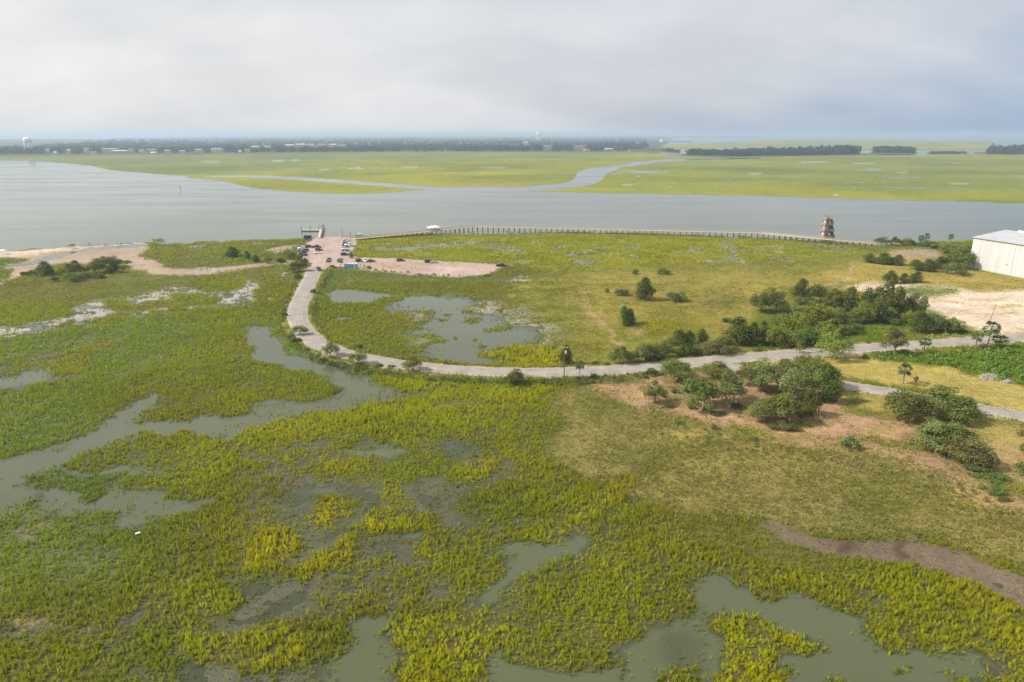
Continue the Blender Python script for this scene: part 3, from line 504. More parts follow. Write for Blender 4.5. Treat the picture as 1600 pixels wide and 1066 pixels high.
# ------------------------------------------------------------------ terrain sheet
def terrain():
    us = np.concatenate([np.linspace(-1.5, -.95, 140)[:-1], np.linspace(-.95, .95, 1080), np.linspace(.95, 1.5, 140)[1:]])
    inv = np.concatenate([np.linspace(1/38, 1/62, 12)[:-1], np.linspace(1/62, 1/45000, 620)])
    ys = 1/inv
    U, Yg = np.meshgrid(us, ys); X = (U*Yg).ravel(); Y = Yg.ravel()
    z, f, rd, k = ground(X, Y)
    g = f[:, 3:6].copy(); gr = f[:, 6:9]
    # patches: yellower and greener stands, tens of metres across
    n = fbm(X, Y, 28, 3, 51)[:, None]; n3 = fbm(X, Y, 5, 3, 52)[:, None]
    far = (Y > 620)[:, None]; nf = fbm(X, Y, 160, 3, 53)[:, None]
    g *= 1 + .10*n + .10*n3
    ns_ = fbm(X*.35, Y, 90, 3, 54)[:, None]; g = np.where(far, g*(1+.24*nf+.22*ns_)*np.array([1, 1, 1])+np.where(nf > .1, np.array([.03, .012, .0]), 0)*np.abs(nf), g)
    sh = lin(196, 176, 142, K)
    kk = (sstep(2.6, .3, rd + 1.2*fbm(X, Y, 3, 2, 61))*.75)[:, None]
    g = g*(1-kk) + sh*kk
    wet = f[:, 9]*(1-k)
    V = np.stack([X, Y, z], 1); nx, ny = len(us), len(ys)
    i = (np.arange(ny-1)[:, None]*nx + np.arange(nx-1)[None]).ravel()
    me = np_mesh('ground', V, np.stack([i, i+1, i+nx+1, i+nx], 1), True)
    a = me.attributes.new('gcol', 'FLOAT_COLOR', 'POINT'); a.data.foreach_set('color', np.concatenate([g, np.ones((len(g), 1))], 1).astype(np.float32).ravel())
    a = me.attributes.new('wet', 'FLOAT', 'POINT'); a.data.foreach_set('value', wet.astype(np.float32))
    m = bpy.data.materials.new('earth'); m.use_nodes = True; nt = m.node_tree; L = nt.links; N = nt.nodes.new; b = nt.nodes['Principled BSDF']
    c = N('ShaderNodeAttribute'); c.attribute_name = 'gcol'; w = N('ShaderNodeAttribute'); w.attribute_name = 'wet'
    tc = N('ShaderNodeTexCoord')
    cur = c.outputs['Color']; ns = []
    for sc, lo, hi in ((2.6, .62, 1.38), (.55, .80, 1.20), (.07, .86, 1.14)):
        t = N('ShaderNodeTexNoise'); t.inputs['Scale'].default_value = sc; t.inputs['Detail'].default_value = 4; L.new(tc.outputs['Object'], t.inputs['Vector']); ns.append(t)
        mr = N('ShaderNodeMapRange'); L.new(t.outputs['Fac'], mr.inputs[0]); mr.inputs[1].default_value = .28; mr.inputs[2].default_value = .72; mr.inputs[3].default_value = lo; mr.inputs[4].default_value = hi
        mu = N('ShaderNodeMix'); mu.data_type = 'RGBA'; mu.blend_type = 'MULTIPLY'; mu.inputs['Factor'].default_value = 1
        L.new(cur, mu.inputs['A']); L.new(mr.outputs[0], mu.inputs['B']); cur = mu.outputs['Result']
    L.new(cur, b.inputs['Base Color'])
    mr = N('ShaderNodeMapRange'); L.new(w.outputs['Fac'], mr.inputs[0]); mr.inputs[3].default_value = .95; mr.inputs[4].default_value = .38; L.new(mr.outputs[0], b.inputs['Roughness'])
    m3 = N('ShaderNodeMapRange'); L.new(w.outputs['Fac'], m3.inputs[0]); m3.inputs[3].default_value = .08; m3.inputs[4].default_value = .6; L.new(m3.outputs[0], b.inputs['Specular IOR Level'])
    bp = N('ShaderNodeBump'); bp.inputs['Strength'].default_value = .5; bp.inputs['Distance'].default_value = .25; L.new(ns[0].outputs['Fac'], bp.inputs['Height']); L.new(bp.outputs[0], b.inputs['Normal'])
    o = link('ground', me, m); tag(o, kind='structure', label='marsh, meadow and sand on both sides of the river')
    return o
terrain()

def water():
    us = np.concatenate([[-8, -3], np.linspace(-1.5, 1.5, 1100), [3, 8]]); inv = np.concatenate([np.linspace(1/30, 1/62, 10)[:-1], np.linspace(1/62, 1/80000, 420)]); ys = 1/inv
    U, Yg = np.meshgrid(us, ys); X = (U*Yg).ravel(); Y = Yg.ravel(); z = ground(X, Y)[0]
    nx, ny = len(us), len(ys); i = (np.arange(ny-1)[:, None]*nx + np.arange(nx-1)[None]).ravel()
    me = np_mesh('water', np.stack([X, Y, 0*X], 1), np.stack([i, i+1, i+nx+1, i+nx], 1), True)
    a = me.attributes.new('depth', 'FLOAT', 'POINT'); a.data.foreach_set('value', (-z).astype(np.float32))
    m = bpy.data.materials.new('murky_water'); m.use_nodes = True; nt = m.node_tree; L = nt.links; N = nt.nodes.new; b = nt.nodes['Principled BSDF']
    tc = N('ShaderNodeTexCoord')
    def noise(scale, det, rough=.5):
        mp = N('ShaderNodeMapping'); mp.inputs['Scale'].default_value = (*scale, 1); L.new(tc.outputs['Object'], mp.inputs[0])
        t = N('ShaderNodeTexNoise'); t.inputs['Scale'].default_value = 1; t.inputs['Detail'].default_value = det; t.inputs['Roughness'].default_value = rough; L.new(mp.outputs[0], t.inputs['Vector']); return t.outputs['Fac']
    r = N('ShaderNodeValToRGB'); L.new(noise((.0045, .013), 7, .6), r.inputs[0]); e = r.color_ramp.elements
    e[0].position = .36; e[0].color = (*lin(110, 114, 79, .46), 1); e[1].position = .66; e[1].color = (*lin(122, 131, 96, .47), 1)
    L.new(r.outputs[0], b.inputs['Base Color'])
    mr = N('ShaderNodeMapRange'); L.new(noise((.006, .022), 5), mr.inputs[0]); mr.inputs[1].default_value = .38; mr.inputs[2].default_value = .62; mr.inputs[3].default_value = .09; mr.inputs[4].default_value = .17; L.new(mr.outputs[0], b.inputs['Roughness'])
    b.inputs['IOR'].default_value = 1.33; b.inputs['Specular IOR Level'].default_value = .5
    bp = N('ShaderNodeBump'); bp.inputs['Strength'].default_value = .06; bp.inputs['Distance'].default_value = .2; L.new(noise((.4, .9), 4), bp.inputs['Height']); L.new(bp.outputs[0], b.inputs['Normal'])
    # clear over the shallows, murky where it is deep
    d = N('ShaderNodeAttribute'); d.attribute_name = 'depth'; m2 = N('ShaderNodeMapRange'); m2.interpolation_type = 'SMOOTHSTEP'; L.new(d.outputs['Fac'], m2.inputs[0]); m2.inputs[1].default_value = -.02; m2.inputs[2].default_value = .42; m2.inputs[3].default_value = .55; m2.inputs[4].default_value = 1
    gl = N('ShaderNodeBsdfGlossy'); gl.inputs['Roughness'].default_value = .06; fr = N('ShaderNodeFresnel'); fr.inputs['IOR'].default_value = 1.33; tr = N('ShaderNodeBsdfTransparent'); tr.inputs[0].default_value = (.86, .88, .78, 1)
    x1 = N('ShaderNodeMixShader'); L.new(fr.outputs[0], x1.inputs[0]); L.new(tr.outputs[0], x1.inputs[1]); L.new(gl.outputs[0], x1.inputs[2])
    x2 = N('ShaderNodeMixShader'); L.new(m2.outputs[0], x2.inputs[0]); L.new(x1.outputs[0], x2.inputs[1]); L.new(b.outputs[0], x2.inputs[2]); L.new(x2.outputs[0], nt.nodes['Material Output'].inputs['Surface'])
    tag(link('water', me, m), 'grey tidal water of the river, creeks and pools', kind='structure')
water()

def road(name, P, w, label):
    V = []; n = len(P); acr = []
    prof = [(-w/2-.5, .40), (-w/2, .62), (-w/4, .64), (0, .66), (w/4, .64), (w/2, .62), (w/2+.5, .40)]
    for i in range(n):
        d = P[min(i+1, n-1)]-P[max(i-1, 0)]; d /= np.linalg.norm(d); nn = np.array([-d[1], d[0]])
        for a, z in prof:
            q = P[i]+nn*(a+(.25*math.sin(i*.37)+.2*math.sin(i*.23))*(abs(a) > 0)*.6*(a/(w/2))); V.append((q[0], q[1], z if name == 'road' else z-.012)); acr.append(a/(w/2))
    k = len(prof); Fc = [(i*k+j, i*k+j+1, (i+1)*k+j+1, (i+1)*k+j) for i in range(n-1) for j in range(k-1)]
    me = np_mesh(name, V, Fc, True)
    a = me.attributes.new('across', 'FLOAT', 'POINT'); a.data.foreach_set('value', np.array(acr, np.float32))
    me.flip_normals() if me.polygons[0].normal.z < 0 else None
    if 'asphalt' not in MATS:
        m = bpy.data.materials.new('asphalt'); MATS['asphalt'] = m; m.use_nodes = True; nt = m.node_tree; L = nt.links; N = nt.nodes.new; b = nt.nodes['Principled BSDF']
        tc = N('ShaderNodeTexCoord'); t = N('ShaderNodeTexNoise'); t.inputs['Scale'].default_value = .25; t.inputs['Detail'].default_value = 8; t.inputs['Roughness'].default_value = .65; L.new(tc.outputs['Object'], t.inputs['Vector'])
        r = N('ShaderNodeValToRGB'); L.new(t.outputs['Fac'], r.inputs[0]); e = r.color_ramp.elements
        e[0].position = .34; e[0].color = (*lin(156, 148, 140, K), 1); e[1].position = .66; e[1].color = (*lin(184, 175, 166, K), 1)
        at_ = N('ShaderNodeAttribute'); at_.attribute_name = 'across'
        ab = N('ShaderNodeMath'); ab.operation = 'ABSOLUTE'; L.new(at_.outputs['Fac'], ab.inputs[0])
        # worn wheel tracks at half the lane width, sandy edges
        r2 = N('ShaderNodeValToRGB'); L.new(ab.outputs[0], r2.inputs[0]); e2 = r2.color_ramp.elements
        e2[0].position = 0; e2[0].color = (1, 1, 1, 1); e2[1].position = 1; e2[1].color = (1.18, 1.14, 1.04, 1)
        for p_, c_ in ((.28, .92), (.45, 1.0), (.62, .91), (.8, 1.0)): q_ = r2.color_ramp.elements.new(p_); q_.color = (c_, c_, c_, 1)
        mu = N('ShaderNodeMix'); mu.data_type = 'RGBA'; mu.blend_type = 'MULTIPLY'; mu.inputs['Factor'].default_value = 1; L.new(r.outputs[0], mu.inputs['A']); L.new(r2.outputs[0], mu.inputs['B'])
        L.new(mu.outputs['Result'], b.inputs['Base Color']); b.inputs['Roughness'].default_value = .9; b.inputs['Specular IOR Level'].default_value = .15
    return tag(link(name, me, MATS['asphalt']), label, kind='structure')
road('road', R_MAIN, W_MAIN, 'pale asphalt road curving through the marsh'); road('road', R_SIDE, W_SIDE, 'pale side road passing below the mown strip')

# ------------------------------------------------------------------ marsh grass: tufts scattered where the map says grass grows
def tuft_mesh(i, nb, h, spread, wid):
    r = np.random.default_rng(100+i); V = []; Fc = []
    for b in range(nb):
        a = r.uniform(0, 2*pi); rad = spread*math.sqrt(r.random()); p = np.array([rad*cos(a), rad*sin(a), -.05])
        l = a + r.normal(0, .7); ln = h*r.uniform(.04, .26); hh = h*r.uniform(.6, 1.1); fa = r.uniform(0, pi); w = wid*r.uniform(.7, 1.3)
        wv = np.array([cos(fa), sin(fa), 0])*w/2; mid = p+np.array([cos(l)*ln*.3, sin(l)*ln*.3, hh*.6]); tip = p+np.array([cos(l)*ln, sin(l)*ln, hh])
        k = len(V); V += [p-wv*.7, p+wv*.7, mid+wv, mid-wv, tip+wv*.2, tip-wv*.2]; Fc += [(k, k+1, k+2, k+3), (k+3, k+2, k+4, k+5)]
    return np_mesh('tuft', V, Fc)
def grass():
    m = bpy.data.materials.new('cordgrass'); m.use_nodes = True; nt = m.node_tree; n = nt.nodes; L = nt.links; n.clear()
    a = n.new('ShaderNodeAttribute'); a.attribute_type = 'INSTANCER'; a.attribute_name = 'gcol'
    d = n.new('ShaderNodeBsdfDiffuse'); t = n.new('ShaderNodeBsdfTranslucent'); x = n.new('ShaderNodeMixShader'); x.inputs[0].default_value = .45
    L.new(a.outputs['Color'], d.inputs[0]); L.new(a.outputs['Color'], t.inputs[0]); L.new(d.outputs[0], x.inputs[1]); L.new(t.outputs[0], x.inputs[2])
    o = n.new('ShaderNodeOutputMaterial'); L.new(x.outputs[0], o.inputs[0])
    kit = bpy.data.collections.new('grass_kit')
    for i in range(6):
        me = tuft_mesh(i, (15, 11, 20, 15, 9, 24)[i], (1.0, 1.25, .8, 1.0, 1.4, .6)[i], (.26, .18, .36, .24, .14, .5)[i], .085); me.materials.append(m); q = bpy.data.objects.new('tuft', me); kit.objects.link(q)
    P = []; C = []; S = []
    for ya, yb, den, ws in ((58, 125, 11., .40), (125, 200, 8., .46), (200, 320, 4.2, .66), (320, 480, 1.2, 1.15), (480, 640, .35, 1.9)):
        um = 1.38 if yb < 126 else 1.2 if yb < 201 else .98; N_ = int(um*(yb*yb-ya*ya)*den); Y = np.sqrt(rng.uniform(ya*ya, yb*yb, N_)); X = rng.uniform(-um, um, N_)*Y
        z, f, rd, k = ground(X, Y)
        den_ = f[:, 1]
        c1 = fbm(X, Y, 5.5, 3, 71); c2 = fbm(X, Y, 1.5, 2, 72)
        # flooded ground: clumps with open water between
        soft = np.clip(den_*1.15, 0, 1)
        pr = np.where(den_ > .75, den_*np.clip(.60+.78*c2+.35*c1+.25*fbm(X, Y, 16, 2, 73), .12, 1), soft*np.clip(1+1.9*c1+1.3*c2, 0, 2.0))
        pr = np.where(z < -.2, pr*.55, pr)
        keep = (rng.random(N_) < pr) & (rd > .35)
        X, Y, z, f, c1 = X[keep], Y[keep], z[keep], f[keep], c1[keep]; n_ = len(X)
        h = f[:, 2]*.84*rng.uniform(.5, 1.35, n_)*(1+.35*c1+.35*fbm(X, Y, 26, 2, 78))
        w = ws*rng.uniform(.8, 1.25, n_)*np.clip(.6+.5*f[:, 2], .5, 1.1)
        pn = fbm(X, Y, 30, 3, 51); pq = fbm(X, Y, 9, 3, 75)
        col = f[:, 6:9]*np.array([1.36, 1.44, 1.44])*(1 + .16*pn + .14*pq + rng.normal(0, .2, n_))[:, None]
        t_ = np.clip(.5+.9*fbm(X, Y, 22, 2, 77), 0, 1)[:, None]
        col = col*(np.array([1.04, 1.0, .9])*t_ + np.array([.92, 1.0, 1.12])*(1-t_))
        dead = (rng.random(n_) < .025+.06*np.clip(fbm(X, Y, 14, 2, 79), 0, 1))[:, None]; col = np.where(dead, np.array([.30, .27, .14])*rng.uniform(.6, 1.2, (n_, 1)), col)
        P.append(np.stack([X, Y, np.maximum(z, -.05)], 1)); C.append(np.clip(col, .005, .9)); S.append(np.stack([w, w, h], 1))
    P, C, S = np.concatenate(P), np.concatenate(C), np.concatenate(S); n_ = len(P)
    me = bpy.data.meshes.new('marsh_grass'); me.vertices.add(n_); me.vertices.foreach_set('co', P.astype(np.float32).ravel()); me.update()
    me.attributes.new('gcol', 'FLOAT_COLOR', 'POINT').data.foreach_set('color', np.concatenate([C, np.ones((n_, 1))], 1).astype(np.float32).ravel())
    me.attributes.new('siz', 'FLOAT_VECTOR', 'POINT').data.foreach_set('vector', S.astype(np.float32).ravel())
    me.attributes.new('rot', 'FLOAT_VECTOR', 'POINT').data.foreach_set('vector', np.stack([.55*fbm(P[:, 0], P[:, 1], 9, 2, 91)+rng.normal(0, .13, n_), .55*fbm(P[:, 0], P[:, 1], 11, 2, 92)+rng.normal(0, .13, n_), rng.uniform(0, 6.283, n_)], 1).astype(np.float32).ravel())
    me.attributes.new('pick', 'INT', 'POINT').data.foreach_set('value', rng.integers(0, 6, n_).astype(np.int32))
    ob = link('marsh_grass', me, m); tag(ob, 'yellow green cordgrass covering the marsh and meadow', kind='stuff')
    g = bpy.data.node_groups.new('scatter', 'GeometryNodeTree')
    g.interface.new_socket('Geometry', in_out='INPUT', socket_type='NodeSocketGeometry'); g.interface.new_socket('Geometry', in_out='OUTPUT', socket_type='NodeSocketGeometry')
    gi, go = g.nodes.new('NodeGroupInput'), g.nodes.new('NodeGroupOutput')
    ci = g.nodes.new('GeometryNodeCollectionInfo'); ci.inputs[0].default_value = kit; ci.inputs['Separate Children'].default_value = True; ci.inputs['Reset Children'].default_value = True
    ip = g.nodes.new('GeometryNodeInstanceOnPoints'); ip.inputs['Pick Instance'].default_value = True
    def na(nm, ty):
        q = g.nodes.new('GeometryNodeInputNamedAttribute'); q.data_type = ty; q.inputs[0].default_value = nm; return q.outputs[0]
    e2r = g.nodes.new('FunctionNodeEulerToRotation')
    g.links.new(na('rot', 'FLOAT_VECTOR'), e2r.inputs[0]); g.links.new(e2r.outputs[0], ip.inputs['Rotation'])
    g.links.new(na('siz', 'FLOAT_VECTOR'), ip.inputs['Scale']); g.links.new(na('pick', 'INT'), ip.inputs['Instance Index'])
    g.links.new(gi.outputs[0], ip.inputs['Points']); g.links.new(ci.outputs[0], ip.inputs['Instance']); g.links.new(ip.outputs[0], go.inputs[0])
    md = ob.modifiers.new('scatter', 'NODES'); md.node_group = g
    print('tufts', n_)
grass()

# ------------------------------------------------------------------ trees
def quads(C, nrm, s, r):             # leaf-sized diamonds at C, facing nrm
    n = len(C); nrm = nrm/np.linalg.norm(nrm, axis=1)[:, None]
    a = np.cross(nrm, r.normal(size=(n, 3))); a /= np.linalg.norm(a, axis=1)[:, None]; b = np.cross(nrm, a)
    s = np.asarray(s)[:, None] if np.ndim(s) else s
    V = np.stack([C-a*s, C-b*s*.62, C+a*s, C+b*s*.62], 1).reshape(-1, 3)
    return V, np.arange(4*n).reshape(-1, 4)
def leaf_mesh(name, V, Fc, lv, m):
    me = np_mesh(name, V, Fc); a = me.attributes.new('lv', 'FLOAT', 'FACE'); a.data.foreach_set('value', np.clip(lv, 0, 1).astype(np.float32)); me.materials.append(m); return me
LEAF = {'oak': leaf_mat('oak_leaves', (.150, .178, .040)), 'cedar': leaf_mat('cedar_leaves', (.096, .136, .026)), 'bright': leaf_mat('light_leaves', (.205, .240, .036)),
        'myrtle': leaf_mat('myrtle_leaves', (.130, .165, .046)), 'palm': leaf_mat('palm_fronds', (.10, .13, .045), .25), 'dead': leaf_mat('dead_fronds', (.22, .14, .08), .25), 'grey': leaf_mat('grey_leaves', (.178, .194, .062))}
BARK = mat('bark', (.27, .23, .19), .9, scale=6); PBARK = mat('palm_bark', (.24, .20, .16), .9, scale=8)
def crown(kind, seed, nl, ls):
    """crown in a unit box: width 1, height 1; returns mesh data and limb ends"""
    r = np.random.default_rng(seed); L_ = []
    if kind in ('oak', 'grey', 'bright'):
        k = r.integers(20, 30); ax, ay, bx_, by_ = r.uniform(.75, 1.1), r.uniform(.75, 1.1), r.normal(0, .05), r.normal(0, .05)
        for i in range(k):
            a = r.uniform(0, 2*pi); q = math.sqrt((i+.5)/k)*.385
            L_.append((q*cos(a)*ax*r.uniform(.8, 1.15)+bx_, q*sin(a)*ay*r.uniform(.8, 1.15)+by_, .28+.54*(1-(q/.43)**2)*r.uniform(.1, 1.05)+r.uniform(-.06, .06), r.uniform(.065, .17), r.uniform(.6, 1.0)))
    elif kind == 'cedar':
        k = 22; ap = r.uniform(.03, .14)
        for i in range(k):
            t = (i+.5)/k; a = r.uniform(0, 2*pi); w = .34*(1-t)**.55*(.45+.55*min(1, t*5))
            q = w*r.uniform(.55, 1.0); L_.append((q*cos(a), q*sin(a), .12+.76*t, .10+.09*(1-t), 1.0))
        L_.append((ap*.5, 0, .85, .10, 1.2))
    else:                                # myrtle: a low mound leafy to the ground
        k = r.integers(13, 19)
        for i in range(k):
            a = r.uniform(0, 2*pi); q = math.sqrt((i+.5)/k)*.38
            L_.append((q*cos(a), q*sin(a), .14+.62*(1-(q/.42)**2)*r.uniform(.35, 1.0), r.uniform(.12, .18), .9))
    L_ = np.array(L_); w = L_[:, 3]**2; idx = r.choice(len(L_), nl, p=w/w.sum())
    D = r.normal(size=(nl, 3)); D[:, 2] += .35; D /= np.linalg.norm(D, axis=1)[:, None]
    rad = L_[idx, 3]*(.45+.62*r.random(nl)**.5)*np.where(r.random(nl) < .18, r.uniform(1.1, 1.6, nl), 1)
    C = L_[idx, :3]+D*rad[:, None]*np.array([1, 1, 1])[None]; C[:, 2] = L_[idx, 2]+D[:, 2]*rad*L_[idx, 4]*1.15
    C[:, 2] = np.clip(C[:, 2], .015, 1.04)
    V, Fc = quads(C, D*.8+r.normal(size=(nl, 3))*.55+np.array([0, 0, .25]), ls*r.uniform(.6, 1.3, nl), r)
    base = r.random(len(L_)); lv = .55*base[idx]+.45*r.random(nl)
    return V, Fc, lv, L_
def trunk_mb(kind, L_, seed):
    r = np.random.default_rng(seed); m = MB(); z0 = .26 if kind in ('oak', 'grey', 'bright') else .2
    w = .021 if kind in ('oak', 'grey', 'bright') else .016; p = np.array([r.normal(0, .012), r.normal(0, .012), z0])
    m.tube((0, 0, -.05), p, w*1.35, w, 7)
    for i in r.choice(len(L_), min(9, len(L_)), replace=False):
        e = L_[i, :3]*np.array([.9, .9, .96]); k = p*.5+e*.5+r.normal(0, .02, 3); k[2] = max(k[2], z0*.9)
        m.tube(p*.97, k, w*.7, w*.45, 5); m.tube(k, e, w*.45, w*.18, 5)
    return m
KIT = {}
SPEC = {('oak', 'L'): (4600, .022), ('oak', 'S'): (1300, .042), ('grey', 'L'): (4400, .021), ('grey', 'S'): (1200, .042), ('bright', 'L'): (2600, .026), ('bright', 'S'): (750, .045),
        ('cedar', 'L'): (3000, .026), ('cedar', 'S'): (1200, .044), ('myrtle', 'L'): (2400, .028), ('myrtle', 'S'): (900, .048)}
def kit(kind, size, v):
    k = (kind, size, v)
    if k not in KIT:
        nl, ls = SPEC[(kind, size)]; sd = 1000+sum(map(ord, kind))*7+v*13+(3 if size == 'L' else 0)
        V, Fc, lv, L_ = crown(kind, sd, nl, ls)
        tm = trunk_mb(kind, L_, sd).mesh('trunk', True); tm.materials.append(BARK)
        KIT[k] = (leaf_mesh('crown', V, Fc, lv, LEAF[kind]), tm)
    return KIT[k]
def tree(kind, x, y, z, w, h, seed=0, name=None):
    r = random.Random(seed*77+int(x*10)); size = 'L' if w > 5.2 else 'S'
    cm, tm = kit(kind, size, r.randrange(6))
    nm = name or {'oak': 'oak_tree', 'grey': 'oak_tree', 'bright': 'young_tree', 'cedar': 'cedar_tree', 'myrtle': 'shrub'}[kind]
    o = empty(nm, (x, y, z-.05), r.uniform(0, 6.28)); o.scale = (w*r.uniform(.93, 1.07), w*r.uniform(.93, 1.07), h)
    link('trunk' if nm != 'shrub' else 'stem', tm, None, o); link('crown', cm, None, o)
    return o
def palm_parts(seed, dead=False):
    r = np.random.default_rng(seed); m = MB(); th = .70
    bend = r.uniform(-.05, .05)
    pts = [(bend*math.sin(t*2), 0, th*t) for t in np.linspace(0, 1, 6)]
    for a, b, i in zip(pts[:-1], pts[1:], range(5)): m.tube((a[0], a[1], a[2]-.01), b, .030-.002*i, .028-.002*i, 8)
    V = []; Fc = []; top = np.array(pts[-1])
    for i in range(34 if not dead else 16):
        a = i*2.399+r.normal(0, .2); el = r.uniform(-.75, 1.2) if not dead else r.uniform(-1.4, -.5); d = np.array([cos(a)*cos(el), sin(a)*cos(el), sin(el)])
        pe = top + d*np.array([.19, .19, .17]); s_ = np.cross(d, (0, 0, 1)); s_ /= np.linalg.norm(s_)+1e-9; up = np.cross(s_, d)
        k = len(V); V += [top-s_*.006, top+s_*.006, pe+s_*.006, pe-s_*.006]; Fc.append((k, k+1, k+2, k+3))
        for j in range(9):               # fan of leaflets
            t = (j-4)/4*1.15; q = d*cos(t)+s_*math.sin(t); L_ = .22*(1-.25*abs(t)); tip = pe+q*L_*np.array([1, 1, .95])-np.array([0, 0, .05+.05*r.random()])
            mid = pe+q*L_*.5+up*.01; wv = np.cross(q, up)*.020; k = len(V); V += [pe, mid+wv, tip, mid-wv]; Fc.append((k, k+1, k+2, k+3))
    lv = r.random(len(Fc))
    return m, np.array(V), np.array(Fc), lv
def palm(x, y, z, w, h, seed, dead=False, name='palm_tree'):
    k = ('palm', dead, seed % 3)
    if k not in KIT:
        m, V, Fc, lv = palm_parts(seed % 3+50, dead); tm = m.mesh('trunk', True); tm.materials.append(PBARK)
        KIT[k] = (leaf_mesh('crown', V, Fc, lv, LEAF['dead' if dead else 'palm']), tm)
    o = empty(name, (x, y, z-.05), seed*1.3); o.scale = (w*1.28, w*1.28, h); link('trunk', KIT[k][1], None, o); link('crown', KIT[k][0], None, o); return o

ORD = ['leftmost', 'second from left', 'third from left', 'fourth from left', 'fifth from left', 'sixth from left', 'seventh from left', 'eighth from left', 'ninth from left', 'tenth from left', 'eleventh from left', 'twelfth from left', 'thirteenth from left', 'fourteenth from left', 'fifteenth from left']
KIND = {'oak': ('dark olive oak', 'tree'), 'grey': ('grey-green oak', 'tree'), 'bright': ('light green open-crowned tree', 'tree'), 'cedar': ('dense dark cedar', 'tree'), 'myrtle': ('bushy green shrub', 'shrub'), 'palm': ('small fan palm', 'palm'), 'dead': ('dead russet palm', 'palm')}
def grove(place, group, items):
    """items: kind, foot pixel x, y, width px, height px, and optionally the label"""
    tot = {}
    for it in items: tot.setdefault(it[0], []).append(it[1])
    for q in tot.values(): q.sort()
    for n, it in enumerate(items):
        k, px, py, w, h = it[:5]; g = ground_at(px, py); s = mpp(py)
        W_, H_ = w*s*1.16, h*s*1.16
        if k in ('palm', 'dead'): o = palm(g[0], g[1], gz(g[0], g[1]), W_, H_, int(px)+n, k == 'dead')
        else:
            off = W_*.30 if k in ('myrtle', 'cedar') else W_*.12
            y = g[1]+off; x = g[0]*(y/g[1]); H_ = max(H_ - off*.28, H_*.6)
            o = tree(k, x, y, max(gz(x, y), 0), W_, H_, n)
        nm, cat = KIND[k]
        if len(it) > 5: lab = it[5]
        else:
            xs = tot[k]; lab = f'{nm} {place}' + (f', {ORD[xs.index(px)]}' if len(xs) > 1 else '')
        tag(o, lab, cat, group)
grove('in the clump beyond the beach track', 'trees in the clump beside the beach', [('myrtle', 38.5, 432, 13, 10), ('myrtle', 50, 430, 10, 9), ('cedar', 72, 433, 34, 23), ('bright', 96, 432, 16, 15), ('myrtle', 86, 441, 13, 11), ('oak', 116, 433, 34, 26), ('myrtle', 123, 441, 25, 15), ('oak', 148, 428, 28, 24), ('myrtle', 155, 436, 17, 11), ('oak', 172, 419, 38, 23), ('cedar', 178, 428, 25, 19), ('myrtle', 134, 436, 18, 12), ('myrtle', 198, 412, 15, 6), ('bright', 106, 438, 16, 14)])
grove('between the beach and the parking lot', 'trees between beach and parking lot', [('cedar', 364, 403, 30, 17), ('cedar', 387, 406, 13, 13), ('cedar', 400, 411, 17, 12), ('bright', 418, 412, 15, 12), ('myrtle', 438, 411, 13, 10), ('bright', 452, 405, 22, 15), ('myrtle', 443, 411, 9, 6), ('myrtle', 356, 403, 14, 9)])
grove('beside the road into the parking lot', 'trees beside the parking lot entrance', [('oak', 467, 409, 15, 12), ('oak', 476, 413, 13, 11), ('oak', 468, 425, 28, 19), ('myrtle', 465, 437, 13, 11), ('palm', 514.5, 418, 10.5, 14, 'round headed palm at the lot entrance, left of the portable toilets'), ('palm', 532, 418.5, 11, 14.5, 'round headed palm standing right against the portable toilets'), ('myrtle', 520, 419.5, 9, 6), ('myrtle', 576, 420, 10, 5), ('myrtle', 549, 404, 9, 11), ('myrtle', 760, 432, 14, 4), ('myrtle', 490, 459, 9, 9), ('myrtle', 444, 495, 11, 9)])
grove('on the outer verge of the road bend', 'saplings along the road bend', [('bright', 469, 524, 25, 17), ('myrtle', 462, 536, 18, 10), ('bright', 517, 558, 27, 25), ('bright', 561, 570, 27, 25), ('bright', 645, 580, 30, 26), ('myrtle', 562, 545, 11, 8), ('oak', 801, 602, 28, 27, 'dense round dark green tree alone on the lower road verge'), ('myrtle', 590, 574, 18, 6), ('myrtle', 611, 576, 14, 6), ('myrtle', 503, 566, 16, 7)])
grove('alone in the tan meadow', 'trees scattered over the meadow', [('myrtle', 993, 429, 11, 9), ('myrtle', 1037, 430, 19, 13), ('myrtle', 949, 458, 7, 8), ('myrtle', 972, 463, 23, 15), ('cedar', 1006, 472, 42, 36, 'largest dark cedar in the tan meadow between two shrubs'), ('myrtle', 1057, 472, 36, 22), ('cedar', 975, 511, 30, 30, 'dark cedar of the pair nearest the footpath'), ('cedar', 984, 508, 24, 24, 'smaller cedar leaning against the footpath pair'), ('cedar', 885, 572, 26, 31, 'cone shaped dark cedar behind the tall utility pole')])
grove('along the upper road verge', 'trees along the upper verge of the road', [('oak', 968, 568, 32, 28), ('grey', 1009, 565, 42, 34), ('palm', 1040, 558, 20, 20, 'low fan palm among the oaks of the upper verge'), ('cedar', 1060, 541, 32, 24), ('cedar', 1076, 540, 26, 22), ('cedar', 1096, 537, 24, 21), ('cedar', 1072, 559, 38, 21), ('grey', 1120, 555, 52, 26), ('cedar', 1152, 543, 56, 44), ('cedar', 1191, 535, 26, 31), ('myrtle', 1138, 506, 24, 11), ('cedar', 1174, 543, 30, 36), ('oak', 990, 567, 28, 22), ('oak', 1032, 563, 30, 26), ('oak', 1046, 550, 32, 24), ('myrtle', 1092, 555, 36, 20), ('oak', 1136, 551, 36, 28), ('oak', 1212, 541, 34, 32), ('myrtle', 1020, 566, 26, 12), ('palm', 905, 591, 15, 27, 'lone fan palm on the lower verge near the utility pole'), ('myrtle', 930, 570, 14, 6), ('myrtle', 948, 571, 12, 5)])
